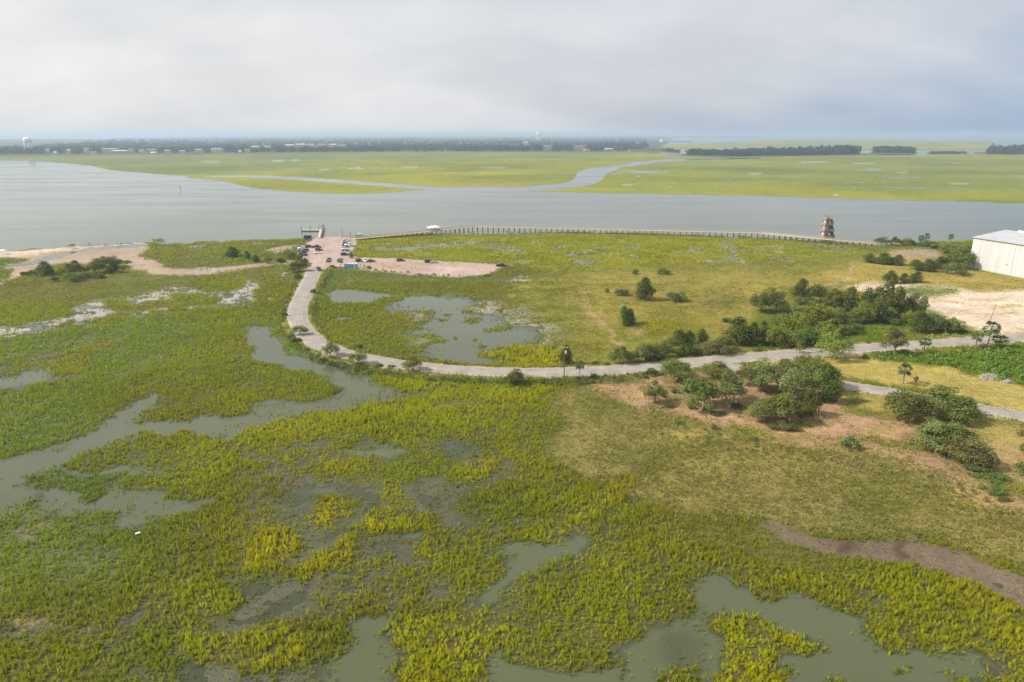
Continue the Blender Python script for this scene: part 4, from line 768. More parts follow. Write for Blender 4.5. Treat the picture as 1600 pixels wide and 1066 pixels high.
grove('in the back row of the big thicket', 'trees of the big thicket, back row', [('oak', 1190, 488, 36, 34), ('oak', 1212, 489, 38, 44), ('cedar', 1250, 474, 38, 36), ('oak', 1281, 474, 36, 32), ('cedar', 1325, 498, 42, 46), ('cedar', 1352, 500, 38, 46), ('oak', 1378, 498, 52, 60), ('cedar', 1402, 500, 40, 44), ('oak', 1424, 496, 38, 38), ('oak', 1302, 494, 40, 42)])
grove('in the front row of the big thicket', 'trees of the big thicket, front row', [('grey', 1254, 497, 52, 30), ('bright', 1237, 528, 46, 44), ('bright', 1275, 523, 52, 52), ('oak', 1304, 521, 42, 42), ('myrtle', 1253, 545, 46, 36), ('myrtle', 1276, 543, 32, 24), ('myrtle', 1226, 545, 32, 22), ('oak', 1192, 538, 28, 32), ('bright', 1350, 505, 36, 36), ('bright', 1205, 542, 30, 34), ('cedar', 1436, 523, 38, 34), ('myrtle', 1453, 523, 46, 40), ('myrtle', 1476, 521, 42, 34), ('bright', 1493, 520, 26, 24), ('myrtle', 1290, 505, 44, 26), ('myrtle', 1330, 508, 40, 24), ('cedar', 1372, 508, 40, 34), ('myrtle', 1396, 508, 40, 24), ('cedar', 1262, 510, 34, 34), ('myrtle', 1222, 510, 36, 22), ('bright', 1290, 530, 34, 28), ('myrtle', 1326, 526, 30, 14), ('bright', 1420, 508, 30, 26), ('myrtle', 1341, 515, 18, 10), ('myrtle', 1500, 520, 20, 10)])
grove('near the boardwalk landing and white building', 'trees near the white building', [('oak', 1377, 383, 23, 14), ('oak', 1399, 384, 21, 14), ('oak', 1421, 385, 18, 14), ('bright', 1451, 385, 28, 12), ('oak', 1484, 397, 48, 19), ('oak', 1507, 400, 34, 20), ('cedar', 1358, 412, 27, 15), ('cedar', 1380, 415, 37, 19), ('cedar', 1402, 416, 28, 17), ('cedar', 1430, 424, 30, 17), ('cedar', 1449, 426, 34, 20), ('cedar', 1469, 422, 32, 20), ('oak', 1496, 421, 42, 34), ('oak', 1516, 418, 26, 24), ('myrtle', 1494, 431, 37, 23), ('cedar', 1391, 445, 29, 21), ('cedar', 1413, 444, 24, 16), ('cedar', 1431, 443, 28, 18), ('palm', 1438, 384, 10, 15), ('palm', 1446, 383, 9, 17), ('palm', 1484, 382, 9, 15), ('grey', 1537, 421, 13, 15), ('myrtle', 1437, 386, 20, 8), ('myrtle', 1465, 390, 24, 9)])
grove('on the roadside between the two roads', 'trees on the roadside between the two roads', [('bright', 1302, 562, 52, 46, 'tallest light green tree leaning over the road fork'), ('bright', 1249, 553, 16, 19, 'thin sapling at the road edge above the oak grove'), ('grey', 1397, 556, 38, 42, 'grey-green oak on the lower edge of the upper road'), ('palm', 1443, 552, 19, 23), ('palm', 1523, 544, 18, 24), ('palm', 1541, 544, 26, 40), ('palm', 1561, 544, 26, 18), ('palm', 1411, 600, 22, 30, 'lone fan palm in the mown strip'), ('dead', 1430, 603, 10, 22, 'dead russet palm beside the lone palm in the mown strip')])
grove('in the oak grove on bare ground', 'trees of the oak grove', [('oak', 1060, 593, 58, 35), ('oak', 1113, 590, 48, 24), ('grey', 1023, 630, 36, 38), ('oak', 1098, 643, 66, 56), ('grey', 1145, 634, 58, 54), ('grey', 1196, 614, 60, 52), ('oak', 1168, 606, 44, 44), ('oak', 1262, 588, 60, 36), ('grey', 1222, 600, 54, 44), ('oak', 1281, 612, 62, 54), ('cedar', 1291, 634, 44, 58), ('grey', 1248, 628, 72, 56), ('grey', 1192, 660, 52, 34), ('oak', 1232, 664, 74, 52), ('cedar', 1262, 656, 44, 42)])
grove('at the foot of the oak grove', 'small shrubs around the oak grove', [('myrtle', 1224, 675, 42, 17), ('myrtle', 1034, 621, 13, 8), ('myrtle', 1056, 615, 17, 8), ('myrtle', 1081, 640, 13, 8), ('myrtle', 1018, 585, 17, 10), ('myrtle', 1045, 638, 20, 8), ('myrtle', 1121, 650, 24, 6), ('myrtle', 1329, 704, 28, 22), ('myrtle', 1152, 640, 24, 10), ('myrtle', 1060, 664, 14, 7), ('myrtle', 1116, 672, 10, 10), ('myrtle', 1178, 690, 16, 7)])
grove('in the spreading oak group at the right', 'spreading oaks at the right', [('oak', 1427, 660, 72, 54), ('oak', 1485, 654, 84, 52), ('grey', 1455, 708, 70, 46), ('oak', 1484, 700, 76, 46), ('grey', 1512, 730, 78, 46), ('oak', 1506, 664, 56, 40), ('myrtle', 1527, 747, 52, 18), ('myrtle', 1553, 756, 42, 14), ('myrtle', 1594, 744, 28, 20), ('bright', 1600, 716, 22, 30), ('myrtle', 1601, 685, 18, 16), ('myrtle', 1549, 775, 36, 16), ('myrtle', 1568, 786, 20, 8), ('bright', 1618, 730, 40, 40), ('oak', 1650, 700, 60, 50)])
print('objects', len(bpy.data.objects))

# ------------------------------------------------------------------ undergrowth, weeds and far woods (nobody could count them)
def clumps(name, pts, label, m, hmul=1.0, per=26, leaf=.30, seed=5, kind='stuff'):
    """pts: rows of x, y, z, width, height: low mounds of leaves run together"""
    r = np.random.default_rng(seed); P = np.array(pts); n = len(P)
    i = np.repeat(np.arange(n), per); D = r.normal(size=(n*per, 3)); D[:, 2] = np.abs(D[:, 2]); D /= np.linalg.norm(D, axis=1)[:, None]
    k = .6+.4*r.random(n*per)
    C = np.stack([P[i, 0]+D[:, 0]*P[i, 3]/2*k, P[i, 1]+D[:, 1]*P[i, 3]/2*k, P[i, 2]+D[:, 2]*P[i, 4]*k], 1)
    V, Fc = quads(C, D+r.normal(size=C.shape)*.5, leaf*np.minimum(P[i, 3], P[i, 4]*1.6)*r.uniform(.5, 1.1, n*per), r)
    me = leaf_mesh(name, V, Fc, .6*r.random(n)[i]+.4*r.random(n*per), m); return tag(link(name, me), label, kind=kind)
def poly_pts(P, n, wlo, whi, hlo, hhi, seed, sp=True):
    r = random.Random(seed); P = smoothp(P) if sp else np.array(P, float); out = []; x0, y0 = P.min(0); x1, y1 = P.max(0)
    while len(out) < n:
        px, py = r.uniform(x0, x1), r.uniform(y0, y1)
        if not inside(P, np.array([px]), np.array([py]))[0]: continue
        out.append((px, py, r.uniform(wlo, whi), r.uniform(hlo, hhi)))
    a = np.array(out); w = np.array([at(p, q, .4)[:2] for p, q in a[:, :2]]); z = ground(w[:, 0], w[:, 1])[0]; ok = road_dist(w[:, 0], w[:, 1]) > a[:, 2]*.45
    return np.stack([w[:, 0], w[:, 1], np.maximum(z, 0), a[:, 2], a[:, 3]], 1)[ok]
KUDZU = leaf_mat('vine_leaves', (.15, .225, .036)); SCRUB = leaf_mat('scrub_leaves', (.13, .15, .055)); PINE = leaf_mat('pine_needles', (.036, .052, .034), .28, .1); WEED = leaf_mat('weed_leaves', (.17, .185, .05))
clumps('undergrowth', np.concatenate([poly_pts([(1345, 561), (1390, 550), (1450, 553), (1520, 549), (1640, 543), (1720, 560), (1720, 636), (1600, 603), (1540, 591), (1480, 574), (1400, 566)], 620, 1.2, 3.2, .6, 1.9, 1), poly_pts([(1200, 520), (1300, 510), (1400, 515), (1380, 535), (1300, 541), (1220, 543)], 90, 1, 2.4, .4, 1.2, 2)]), 'rank green creeper and weeds filling the strip below the upper road', KUDZU, per=44, leaf=.17)
clumps('roadside_scrub', np.concatenate([poly_pts(p, n, .8, 2.0, .5, 1.5, 3+n) for p, n in (([(462, 438), (470, 428), (470, 440), (456, 470), (446, 500), (440, 500), (450, 465)], 80), ([(512, 428), (522, 424), (516, 440), (500, 460), (494, 490), (490, 490), (496, 460)], 70), ([(455, 524), (490, 552), (540, 569), (640, 588), (640, 592), (530, 576), (480, 556), (450, 535)], 120), ([(800, 596), (900, 592), (1030, 582), (1030, 590), (900, 602), (800, 604)], 150), ([(650, 588), (800, 596), (800, 601), (650, 594)], 50), ([(500, 505), (520, 530), (600, 557), (720, 570), (720, 573), (590, 560), (510, 530), (494, 508)], 60), ([(1180, 545), (1300, 538), (1300, 543), (1190, 551)], 40), ([(556, 416), (640, 426), (740, 432), (740, 434), (640, 429), (556, 419)], 36))]), 'low grey-green scrub edging the road verges', SCRUB, per=34, leaf=.18)
clumps('cactus_patch', poly_pts([(1445, 523), (1480, 520), (1504, 524), (1500, 530), (1460, 531)], 34, 1, 1.8, .5, 1.0, 77), 'pale green prickly pear patch above the road', leaf_mat('cactus_pads', (.30, .36, .12), .2, .1), per=22, leaf=.2)
clumps('weeds', np.concatenate([poly_pts([(980, 640), (1100, 668), (1250, 700), (1420, 715), (1560, 790), (1650, 830), (1640, 850), (1480, 790), (1380, 740), (1200, 712), (1060, 690)], 420, .5, 1.5, .2, .7, 11), poly_pts([(1040, 600), (1200, 640), (1300, 680), (1200, 680), (1060, 650), (980, 620)], 70, .5, 1.4, .2, .5, 12), poly_pts([(860, 440), (1160, 430), (1220, 480), (1120, 520), (960, 530), (880, 480)], 160, .4, 1.2, .15, .5, 13)]), 'scattered tufty weeds on the dry ground', WEED, per=22, leaf=.22)
HS = [(87, 241, 5, 3, 'white', 'white', 'bright white house right of the big water tower'), (106, 238, 14, 4, 'tan', 'grey', 'long tan house between two white houses at left'), (147, 240.5, 7, 3.5, 'white', 'red', 'white house with red roof beside the left woods'), (75, 236, 8, 3, 'white', 'grey', 'pale house just right of the big tower legs'), (135, 236, 10, 3.5, 'pink', 'red', 'reddish house above the white one with red roof'), (172, 235, 24, 2.6, 'tan', 'grey', 'very long tan building in the left woods'), (188, 238.4, 22, 2.4, 'grey', 'white', 'long pale low building beneath the long tan one'), (206, 236, 9, 3, 'pink', 'red', 'pinkish house right of the long pale building'), (222, 237, 9, 3.2, 'white', 'brown', 'white house with brown roof among pink houses'), (240, 241.4, 8, 3.2, 'white', 'white', 'white house at the marsh edge beneath pink houses'), (238, 236.6, 14, 3.2, 'pink', 'red', 'broad pink house with red roof over the white edge house'), (262, 238, 9, 2.8, 'grey', 'grey', 'grey house right of the broad pink house'), (285, 238.6, 10, 3, 'white', 'grey', 'white house with grey roof left of the tan terrace'), (311, 236.4, 14, 2.6, 'tan', 'grey', 'tan terrace house in the left centre woods'), (340, 234.8, 18, 2.4, 'white', 'grey', 'long white house with grey roof in the left centre'), (375, 239, 5, 3.4, 'white', 'white', 'small bright white house at the marsh edge'), (387, 236.4, 10, 2.8, 'tan', 'brown', 'tan house with brown roof behind the bright white one'), (400, 231.2, 12, 2.6, 'tan', 'white', 'tan house with white roof in a clearing'), (418, 230.4, 12, 2.2, 'white', 'grey', 'white house with grey roof near the clearing'), (452, 229.6, 14, 3.2, 'tan', 'white', 'tan block first of the long distant row'), (470, 228.6, 14, 3.4, 'pink', 'white', 'pink block with white roof in the distant row'), (486, 228.6, 12, 3, 'pink', 'grey', 'pink block with grey roof in the distant row'), (503, 228.2, 14, 2.8, 'pink', 'red', 'pink block with red roof in the distant row'), (520, 228.4, 12, 3, 'grey', 'white', 'grey block with white roof in the distant row'), (535, 228.8, 12, 2.6, 'white', 'red', 'white block with red roof ending the distant row'), (905, 231, 14, 2.8, 'pink', 'red', 'pink house with red roof in the centre woods'), (917, 236.6, 9, 3.2, 'white', 'red', 'white house with red roof at the centre marsh edge'), (951, 235.2, 12, 2.6, 'tan', 'white', 'tan house with white roof right of centre'), (855, 230, 12, 2.4, 'pink', 'brown', 'pink house with brown roof deep in the centre woods'), (822, 224, 8, 2, 'white', 'white', 'small white house high in the centre woods')]
def woods(name, P, step, label, hlo, hhi, seed, pins=()):
    r = random.Random(seed); P = np.array(P, float); x0, y0 = P.min(0); x1, y1 = P.max(0); pts = []; n = int((x1-x0)*(y1-y0)/step)
    for _ in range(n):
        px, py = r.uniform(x0, x1), r.uniform(y0, y1)
        if any(abs(px-q[0]) < q[2]*.62+1.0 and q[1]-.6 < py < q[1]+6.5 for q in HS): continue
        if inside(P, np.array([px]), np.array([py]))[0]:
            g = at(px, py, .5); h = r.uniform(hlo, hhi)*(1+.5*float(fbm(np.array([g[0]]), np.array([g[1]]), 420, 3, 9)[0])); pts.append((g[0], g[1], h*.34, h*r.uniform(.9, 1.7), h*.62)); pts.append((g[0], g[1], 0.2, h*1.1, h*.5))
    return clumps(name, pts, label, PINE, per=20, leaf=.22, seed=seed)
woods('far_woods', [(-250, 243.5), (0, 241.5), (130, 240.5), (400, 238.5), (700, 236.5), (990, 236.5), (1012, 232), (1010, 217), (900, 215), (600, 215), (350, 216), (200, 218), (120, 226), (60, 232), (-250, 234)], 3.4, 'hazy wooded shore stretching along the far horizon', 11, 21, 21)
woods('far_woods', [(1068, 242.6), (1150, 244.4), (1290, 243), (1345, 241), (1330, 239), (1200, 238.5), (1085, 239)], 2.2, 'long dark wooded island in the far marsh', 17, 27, 22)
woods('far_woods', [(1364, 239.3), (1428, 239.3), (1422, 237.5), (1372, 237.5)], 1.0, 'small round wooded island between two longer ones', 20, 28, 23)
woods('far_woods', [(1450, 240.5), (1510, 240.5), (1506, 239), (1456, 239)], 1.2, 'low wooded islet in the far channel at right', 8, 13, 24)
woods('far_woods', [(1536, 240.8), (1700, 243), (1900, 244), (1900, 236), (1700, 235), (1550, 236)], 3, 'tall wooded point at the right end of the far marsh', 20, 32, 25)
woods('far_woods', [(980, 216), (1060, 215), (1180, 215.6), (1190, 214.4), (1060, 213), (940, 213)], 1.2, 'thin distant wood behind the pale warehouse', 14, 24, 26)
woods('far_woods', [(1036, 236), (1062, 238.5), (1060, 237.2), (1040, 235)], .8, 'low trees on the near bank of the far bridge', 10, 14, 27)
woods('far_woods', [(-250, 216), (150, 214.2), (400, 212.5), (700, 211.8), (1250, 211.2), (1600, 211.0), (1800, 211), (1800, 210.55), (1000, 210.6), (600, 211), (300, 211.6), (-250, 214)], 1.6, 'faint wooded skyline at the limit of sight', 16, 26, 28)

# ------------------------------------------------------------------ built things
WOODM = mat('weathered_wood', (.46, .36, .28), .85, scale=3, var=.25); WOODD = mat('dark_wood', (.13, .105, .085), .9, scale=3, var=.25); WOODP = mat('pale_planks', (.60, .47, .37), .85, scale=4, var=.2)
WHITE = mat('white_paint', (.80, .79, .77), .6, scale=.6, var=.04); ROOFM = mat('metal_roof', (.50, .51, .53), .45, .3, scale=.2, var=.10); STEEL = mat('galvanised', (.42, .43, .44), .5, .5)
GLASS = mat('car_glass', (.02, .024, .03), .12, spec=.6); TYRE = mat('tyre_rubber', (.02, .02, .02), .9); RIM = mat('wheel_rim', (.45, .45, .46), .35, .7); LAMPW = mat('headlight_lens', (.8, .8, .78), .2); LAMPR = mat('tail_lens', (.35, .02, .02), .3)
def xy(px, py, z): p = at(px, py, z); return p

def boardwalk():
    path = [(554, 373.4, .9), (590, 369.6, 1.3), (640, 364.6, 2.2), (700, 358.2, 2.9), (742, 354.2, 3.1), (960, 358.6, 3.1), (1189, 364.2, 3.1), (1240, 369.2, 3.0), (1300, 374.6, 2.6), (1368, 380.4, 1.2)]
    P = np.array([xy(*p) for p in path]); o = empty('boardwalk', (P[0][0], P[0][1], 0)); B = np.array([P[0][0], P[0][1], 0]); Q = P-B
    tag(o, 'long timber boardwalk on piles along the river edge of the marsh', 'boardwalk')
    wid = 3.4; dk = MB(); r1 = MB(); r2 = MB(); nb = 0
    off = []
    for i in range(len(Q)):
        d = Q[min(i+1, len(Q)-1)]-Q[max(i-1, 0)]; d[2] = 0; d /= np.linalg.norm(d); off.append(np.array([-d[1], d[0], 0]))
    for i in range(len(Q)-1):
        a, b = Q[i], Q[i+1]; na, nb_ = off[i], off[i+1]
        v = [a+na*wid/2, a-na*wid/2, b-nb_*wid/2, b+nb_*wid/2]; dk.add([p+np.array([0, 0, s]) for s in (-.28, 0) for p in v], [(3, 2, 1, 0), (4, 5, 6, 7), (0, 1, 5, 4), (2, 3, 7, 6), (1, 2, 6, 5), (3, 0, 4, 7)])
        L_ = np.linalg.norm(b-a)
        for rb, s in ((r1, 1), (r2, -1)):
            pa, pb = a+na*s*wid*.48, b+nb_*s*wid*.48
            rb.bar(pa+(0, 0, 1.08), pb+(0, 0, 1.08), .20, .08); rb.bar(pa+(0, 0, .65), pb+(0, 0, .65), .05, .14); rb.bar(pa+(0, 0, .30), pb+(0, 0, .30), .05, .14)
            for t in np.arange(0, 1, 2.4/L_): p = pa+(pb-pa)*t; rb.box((p[0], p[1], p[2]+.54), (.12, .12, 1.06))
    dk.build('deck', WOODP, o); r1.build('railing', WOODM, o); r2.build('railing', WOODM, o)
    for i in range(len(Q)-1):
        a, b = Q[i], Q[i+1]; L_ = np.linalg.norm(b-a); n = max(1, int(round(L_/3.9)))
        for j in range(n):
            t = (j+.5)/n; c = a+(b-a)*t; nn = off[i]*(1-t)+off[i+1]*t; m = MB()
            for s in (-1, 1): e = c+nn*s*1.35; m.tube((e[0], e[1], -.6), (e[0], e[1], c[2]-.3), .27, .27, 7)
            m.bar(c+nn*1.8+(0, 0, -.42), c-nn*1.8+(0, 0, -.42), .3, .26); m.build('pile_bent', WOODD, o)
    # shelter on the deck
    c = P[2]+(P[3]-P[2])*.62; d = P[3]-P[2]; rz = math.atan2(d[1], d[0]); s = empty('shelter', tuple(c), rz); s.scale = (.74, .74, .86); tag(s, 'open picnic shelter with white hipped roof on the boardwalk', 'shelter')
    pf = MB(); pf.box((0, 0, -.12), (11, 7, .22)); pf.build('platform', WOODP, s)
    for x in (-4.4, 0, 4.4):
        for y in (-2.7, 2.7): MB().box((x, y, 1.3), (.22, .22, 2.7)).build('post', WOODM, s)
    rf = MB(); rf.loft([[(-5.6, -3.7, 2.6), (5.6, -3.7, 2.6), (5.6, 3.7, 2.6), (-5.6, 3.7, 2.6)], [(-5.6, -3.7, 2.8), (5.6, -3.7, 2.8), (5.6, 3.7, 2.8), (-5.6, 3.7, 2.8)], [(-2.4, -.1, 4.3), (2.4, -.1, 4.3), (2.4, .1, 4.3), (-2.4, .1, 4.3)]]); rf.build('roof', WHITE, s)
    rl = MB()
    for y in (-3.3, 3.3): rl.bar((-5.3, y, 1.0), (5.3, y, 1.0), .12, .1); rl.bar((-5.3, y, .5), (5.3, y, .5), .06, .14)
    rl.build('railing', WOODM, s)
boardwalk()

TWOOD = mat('tower_wood', (.29, .25, .21), .9, scale=2, var=.35)
def tower():
    g = xy(1289, 373.6, .5); o = empty('observation_tower', (g[0], g[1], 0), .12); tag(o, 'tall timber lookout tower with stacked decks beside the boardwalk', 'tower')
    S = 2.4; lv = [2.0, 6.2, 10.2, 13.8]
    for x in (-S, 0, S):
        for y in (-S, 0, S):
            MB().tube((x*1.05, y*1.05, -1), (x*.66, y*.66, 16.6 if (y < 0 or x < 0) and x < S else 13.0), .26, .20, 8).build('post', TWOOD, o)
    S0 = S
    for i, z in enumerate(lv):
        S = S0*(1.06, .94, .80, .62)[i]
        d = MB(); d.box((0, 0, z), (2*S+1.2, 2*S+1.2, .3))
        for s in (-1, 1): d.box((0, s*(S+.32), z-.35), (2*S+1.4, .22, .42)); d.box((s*(S+.32), 0, z-.35), (.22, 2*S+.4, .42))
        d.build('deck', TWOOD, o)
        r = MB()
        for s in (-1, 1):
            for h in (.35, .7, 1.1): r.box((0, s*(S+.5), z+h), (2*S+1, .07, .16)); r.box((s*(S+.5), 0, z+h), (.07, 2*S+.9, .16))
            for t in np.linspace(-S, S, 8): r.box((t, s*(S+.5), z+.6), (.1, .1, 1.1)); r.box((s*(S+.5), t, z+.6), (.1, .1, 1.1))
        r.build('railing', WOODM, o)
        if i < 3:                        # boarded walls on part of each storey
            h = lv[i+1]-z
            w = MB(); w.box((-S*.5 if i % 2 else S*.35, -S-.06, z+h*.5), (S*.7, .08, h*.4)); w.box((-S-.06, -S*.3, z+h*.5), (.08, S*1.0, h*.4)); w.build('siding', WOODP if i != 1 else WOODM, o)
        z0 = lv[i-1] if i else -.8; br = MB()
        for s in (-1, 1):
            for a, b in ((-S, 0), (0, S)): br.bar((a, s*S, z0), (b, s*S, z-.5), .12, .2); br.bar((b, s*S, z0), (a, s*S, z-.5), .12, .2); br.bar((s*S, a, z0), (s*S, b, z-.5), .12, .2)
        br.build('brace', WOODD, o)
        z1 = z; z0 = lv[i-1] if i else .4; st = MB(); n = 10; wd = (2.3, 1.7, 1.0, .6)[i]
        for k in range(n): t = (k+.5)/n; st.box((S+1.2+wd*(1-t)*.9, -1.5+3*(k % 2)*.0+2.4*(t-.5), z0+(z1-z0)*t), (1.1, .5, .12))
        for q in (-.6, .6): st.bar((S+1.2+wd*.9, -2.7+q, z0), (S+1.2, .0+q, z1), .1, .34)
        st.box((S+1.2+wd*.45, .9, z0+(z1-z0)*.45), (wd*.9+1.0, 1.6, (z1-z0)*.82)); st.build('stair', WOODD, o)
    S = S0*.8; cap = MB()
    for x, y in ((-S, -S), (0, -S), (-S, 0), (-S, S)): cap.box((x, y, 16.7), (.7, .7, .25), top=.7)
    cap.build('post_cap', TWOOD, o)
tower()
def big_building():
    A = xy(1512.5, 418.2, .4)[:2]; Bq = xy(1600, 435.2, .4)[:2]; d = (Bq-A)/np.linalg.norm(Bq-A); nrm = np.array([-d[1], d[0]])
    if nrm[0] < 0: nrm = -nrm
    L_, Wd, He, Hr = 74.0, 44.0, 15.9, 18.6; rz = math.atan2(d[1], d[0]); o = empty('storage_building', (A[0], A[1], .3), rz)
    tag(o, 'huge white metal storage building at the right edge behind the sand lot', 'building')
    s = 1 if np.dot(nrm, [-math.sin(rz), math.cos(rz)]) > 0 else -1; y = lambda v: v*s
    wm = bpy.data.materials.new('white_siding'); wm.use_nodes = True; nt = wm.node_tree; b = nt.nodes['Principled BSDF']; tc = nt.nodes.new('ShaderNodeTexCoord')
    wv = nt.nodes.new('ShaderNodeTexWave'); wv.inputs['Scale'].default_value = .9; mp = nt.nodes.new('ShaderNodeMapping'); nt.links.new(tc.outputs['Object'], mp.inputs[0]); mp.inputs['Scale'].default_value = (1, 1, 0); nt.links.new(mp.outputs[0], wv.inputs['Vector'])
    mp2 = nt.nodes.new('ShaderNodeMapping'); mp2.inputs['Scale'].default_value = (.7, .7, .05); nt.links.new(tc.outputs['Object'], mp2.inputs[0]); nz = nt.nodes.new('ShaderNodeTexNoise'); nz.inputs['Scale'].default_value = 1; nz.inputs['Detail'].default_value = 4; nt.links.new(mp2.outputs[0], nz.inputs['Vector'])
    rp = nt.nodes.new('ShaderNodeValToRGB'); nt.links.new(nz.outputs['Fac'], rp.inputs[0]); e = rp.color_ramp.elements; e[0].position = .25; e[0].color = (.45, .44, .42, 1); e[1].position = .5; e[1].color = (.55, .54, .525, 1); nt.links.new(rp.outputs[0], b.inputs['Base Color']); b.inputs['Roughness'].default_value = .6
    bp = nt.nodes.new('ShaderNodeBump'); bp.inputs['Strength'].default_value = .25; bp.inputs['Distance'].default_value = .05; nt.links.new(wv.outputs['Fac'], bp.inputs['Height']); nt.links.new(bp.outputs[0], b.inputs['Normal'])
    m = MB(); m.loft([[(x, y(0), -1), (x, y(0), He), (x, y(Wd/2), Hr), (x, y(Wd), He), (x, y(Wd), -1)] for x in (0, L_)]); m.build('wall', wm, o)
    r = MB()
    for a, b_ in (((-.4, y(-.5), He+.05), (y(Wd/2), Hr+.12)), ((-.4, y(Wd+.5), He+.05), (y(Wd/2), Hr+.12))):
        r.add([(-.5, a[1], a[2]), (L_+.5, a[1], a[2]), (L_+.5, b_[0], b_[1]), (-.5, b_[0], b_[1]), (-.5, a[1], a[2]+.25), (L_+.5, a[1], a[2]+.25), (L_+.5, b_[0], b_[1]+.25), (-.5, b_[0], b_[1]+.25)], [(3, 2, 1, 0), (4, 5, 6, 7), (0, 1, 5, 4), (1, 2, 6, 5), (2, 3, 7, 6), (3, 0, 4, 7)])
    ro = r.build('roof', ROOFM, o); v = MB()
    for k in range(5): v.box((8+k*14, y(Wd/2), Hr+.6), (3, .9, .6), top=.8)
    v.build('ridge_vent', WHITE, ro)
    dsp = MB(); dsp.box((4.3, y(-.18), He/2-.3), (.22, .25, He-.6)); dsp.build('downpipe', WHITE, o); MB().box((22.5, y(-.18), He/2-.3), (.22, .25, He-.6)).build('downpipe', WHITE, o)
    gt = MB(); gt.box((L_/2, y(-.62), He+.1), (L_+.6, .22, .22)); gt.build('gutter', STEEL, o)
    MB().box((31, y(-.07), 2.4), (1.1, .08, 2.2)).build('door', mat('door_grey', (.40, .42, .44), .6), o)
    for k in (20.0, 36.0, 50.0): MB().box((k, y(-.08), 5.2), (.9, .1, .6)).build('louvre', STEEL, o)
    for k in range(1, 9): MB().box((k*8.2, y(-.03), He/2), (.12, .05, He-.5)).build('panel_seam', mat('seam_grey', (.50, .49, .475), .7), o)
    MB().box((L_/2, y(-.06), .35), (L_, .06, .7)).build('base_band', mat('grey_base', (.45, .44, .42), .8), o)
big_building()

def pole(name, foot, topy, label, wood=True, arm=True, lean=0.0, cat='utility pole', lamp=False):
    g = ground_at(*foot); z = gz(g[0], g[1]); s = mpp(foot[1]); H = (foot[1]-topy)*s*1.0; o = empty(name, (g[0], g[1], z-.3)); o.rotation_euler = (0, lean, 0); tag(o, label, cat)
    MB().tube((0, 0, 0), (0, 0, H+.3), (.17 if cat == 'utility pole' and not lean else .11) if wood else .10, .11 if not lean else .08 if wood else .06, 10).build('shaft', WOODD if wood else STEEL, o)
    if arm:
        MB().box((0, -.16, H-.5), (2.0, .12, .14)).build('crossarm', WOODM, o)
        for x in (-.8, 0, .8): MB().lathe([(.03, 0), (.08, .05), (.05, .12), (.08, .18), (.03, .25)], (x, -.16, H-.43), 8).build('insulator', WHITE, o)
        MB().lathe([(.0, 0), (.24, .02), (.26, .1), (.26, .75), (.2, .85), (0, .9)], (.36, -.1, H-2.2), 12).build('transformer', mat('transformer_grey', (.62, .63, .64), .5), o)
    if lamp:
        MB().bar((0, 0, H), (.9, 0, H+.25), .07, .07).build('lamp_arm', STEEL, o); MB().box((1.1, 0, H+.24), (.7, .3, .14), top=.8).build('lamp_head', STEEL, o)
    return o
pole('utility_pole', (881, 601), 536.5, 'tall wooden utility pole with crossarm at the lower road edge')
pole('utility_pole', (1544.5, 507), 473.5, 'slim leaning wooden pole by the white sand lot', arm=False, lean=.16)
pole('light_pole', (553, 407), 376, 'grey green light pole nearest the portable toilets', False, False, 0, 'light pole', True)
pole('light_pole', (548.5, 386), 363, 'dark pole behind the row of parked cars', True, False, 0, 'pole')
pole('light_pole', (535.3, 373.4), 355, 'thin pole at the water edge of the parking lot', True, False, 0, 'pole')

# floating dock
def dock():
    a, b = xy(499.5, 372.8, .4), xy(504, 357.5, .4); o = empty('floating_dock', (b[0], b[1], 0)); tag(o, 'floating dock with gangway and tall piles beyond the parking lot', 'dock'); B = np.array([b[0], b[1], 0])
    l = xy(472, 360.2, .4); rr = xy(500.5, 360.4, .4)
    d = MB(); d.bar(l-B, rr-B, 4.0, .55); d.build('float', mat('grey_float', (.16, .15, .14), .8), o)
    p = MB(); p.bar(l-B+(0, 0, .31), rr-B+(0, 0, .31), 3.7, .08); p.build('planking', WOODM, o)
    g = MB(); g.bar(a-B+(0, 0, .6), xy(501.6, 360, .4)-B+(0, 0, .5), 1.8, .25); gw = g.build('gangway', WOODP, o)
    g2 = MB(); a2, b2 = xy(502.2, 372, .4)-B, xy(506, 353.5, .4)-B; g2.bar(a2+(0, 0, .9), b2+(0, 0, .9), 1.3, .3)
    for t in np.linspace(0, 1, 9): q = a2+(b2-a2)*t; g2.tube((q[0], q[1], -.5), (q[0], q[1], 1.6), .14, .14, 6)
    g2.build('pier', WOODD, o)
    r = MB()
    for s in (-.85, .85): r.bar(a-B+(s, 0, 1.7), xy(501.6, 360, .4)-B+(s, 0, 1.6), .07, .09)
    r.build('gangway_rail', WOODM, gw)
    for px, py, t in ((471.3, 360.5, 353.5), (485.3, 358.7, 353), (498.6, 358.2, 352), (471.6, 366, 361), (503.6, 354.4, 349.5)):
        q = xy(px, py, 0)-B; MB().tube((q[0], q[1], -1), (q[0], q[1], (py-t)*mpp(py)), .2, .18, 8).build('pile', WOODD, o)
dock()
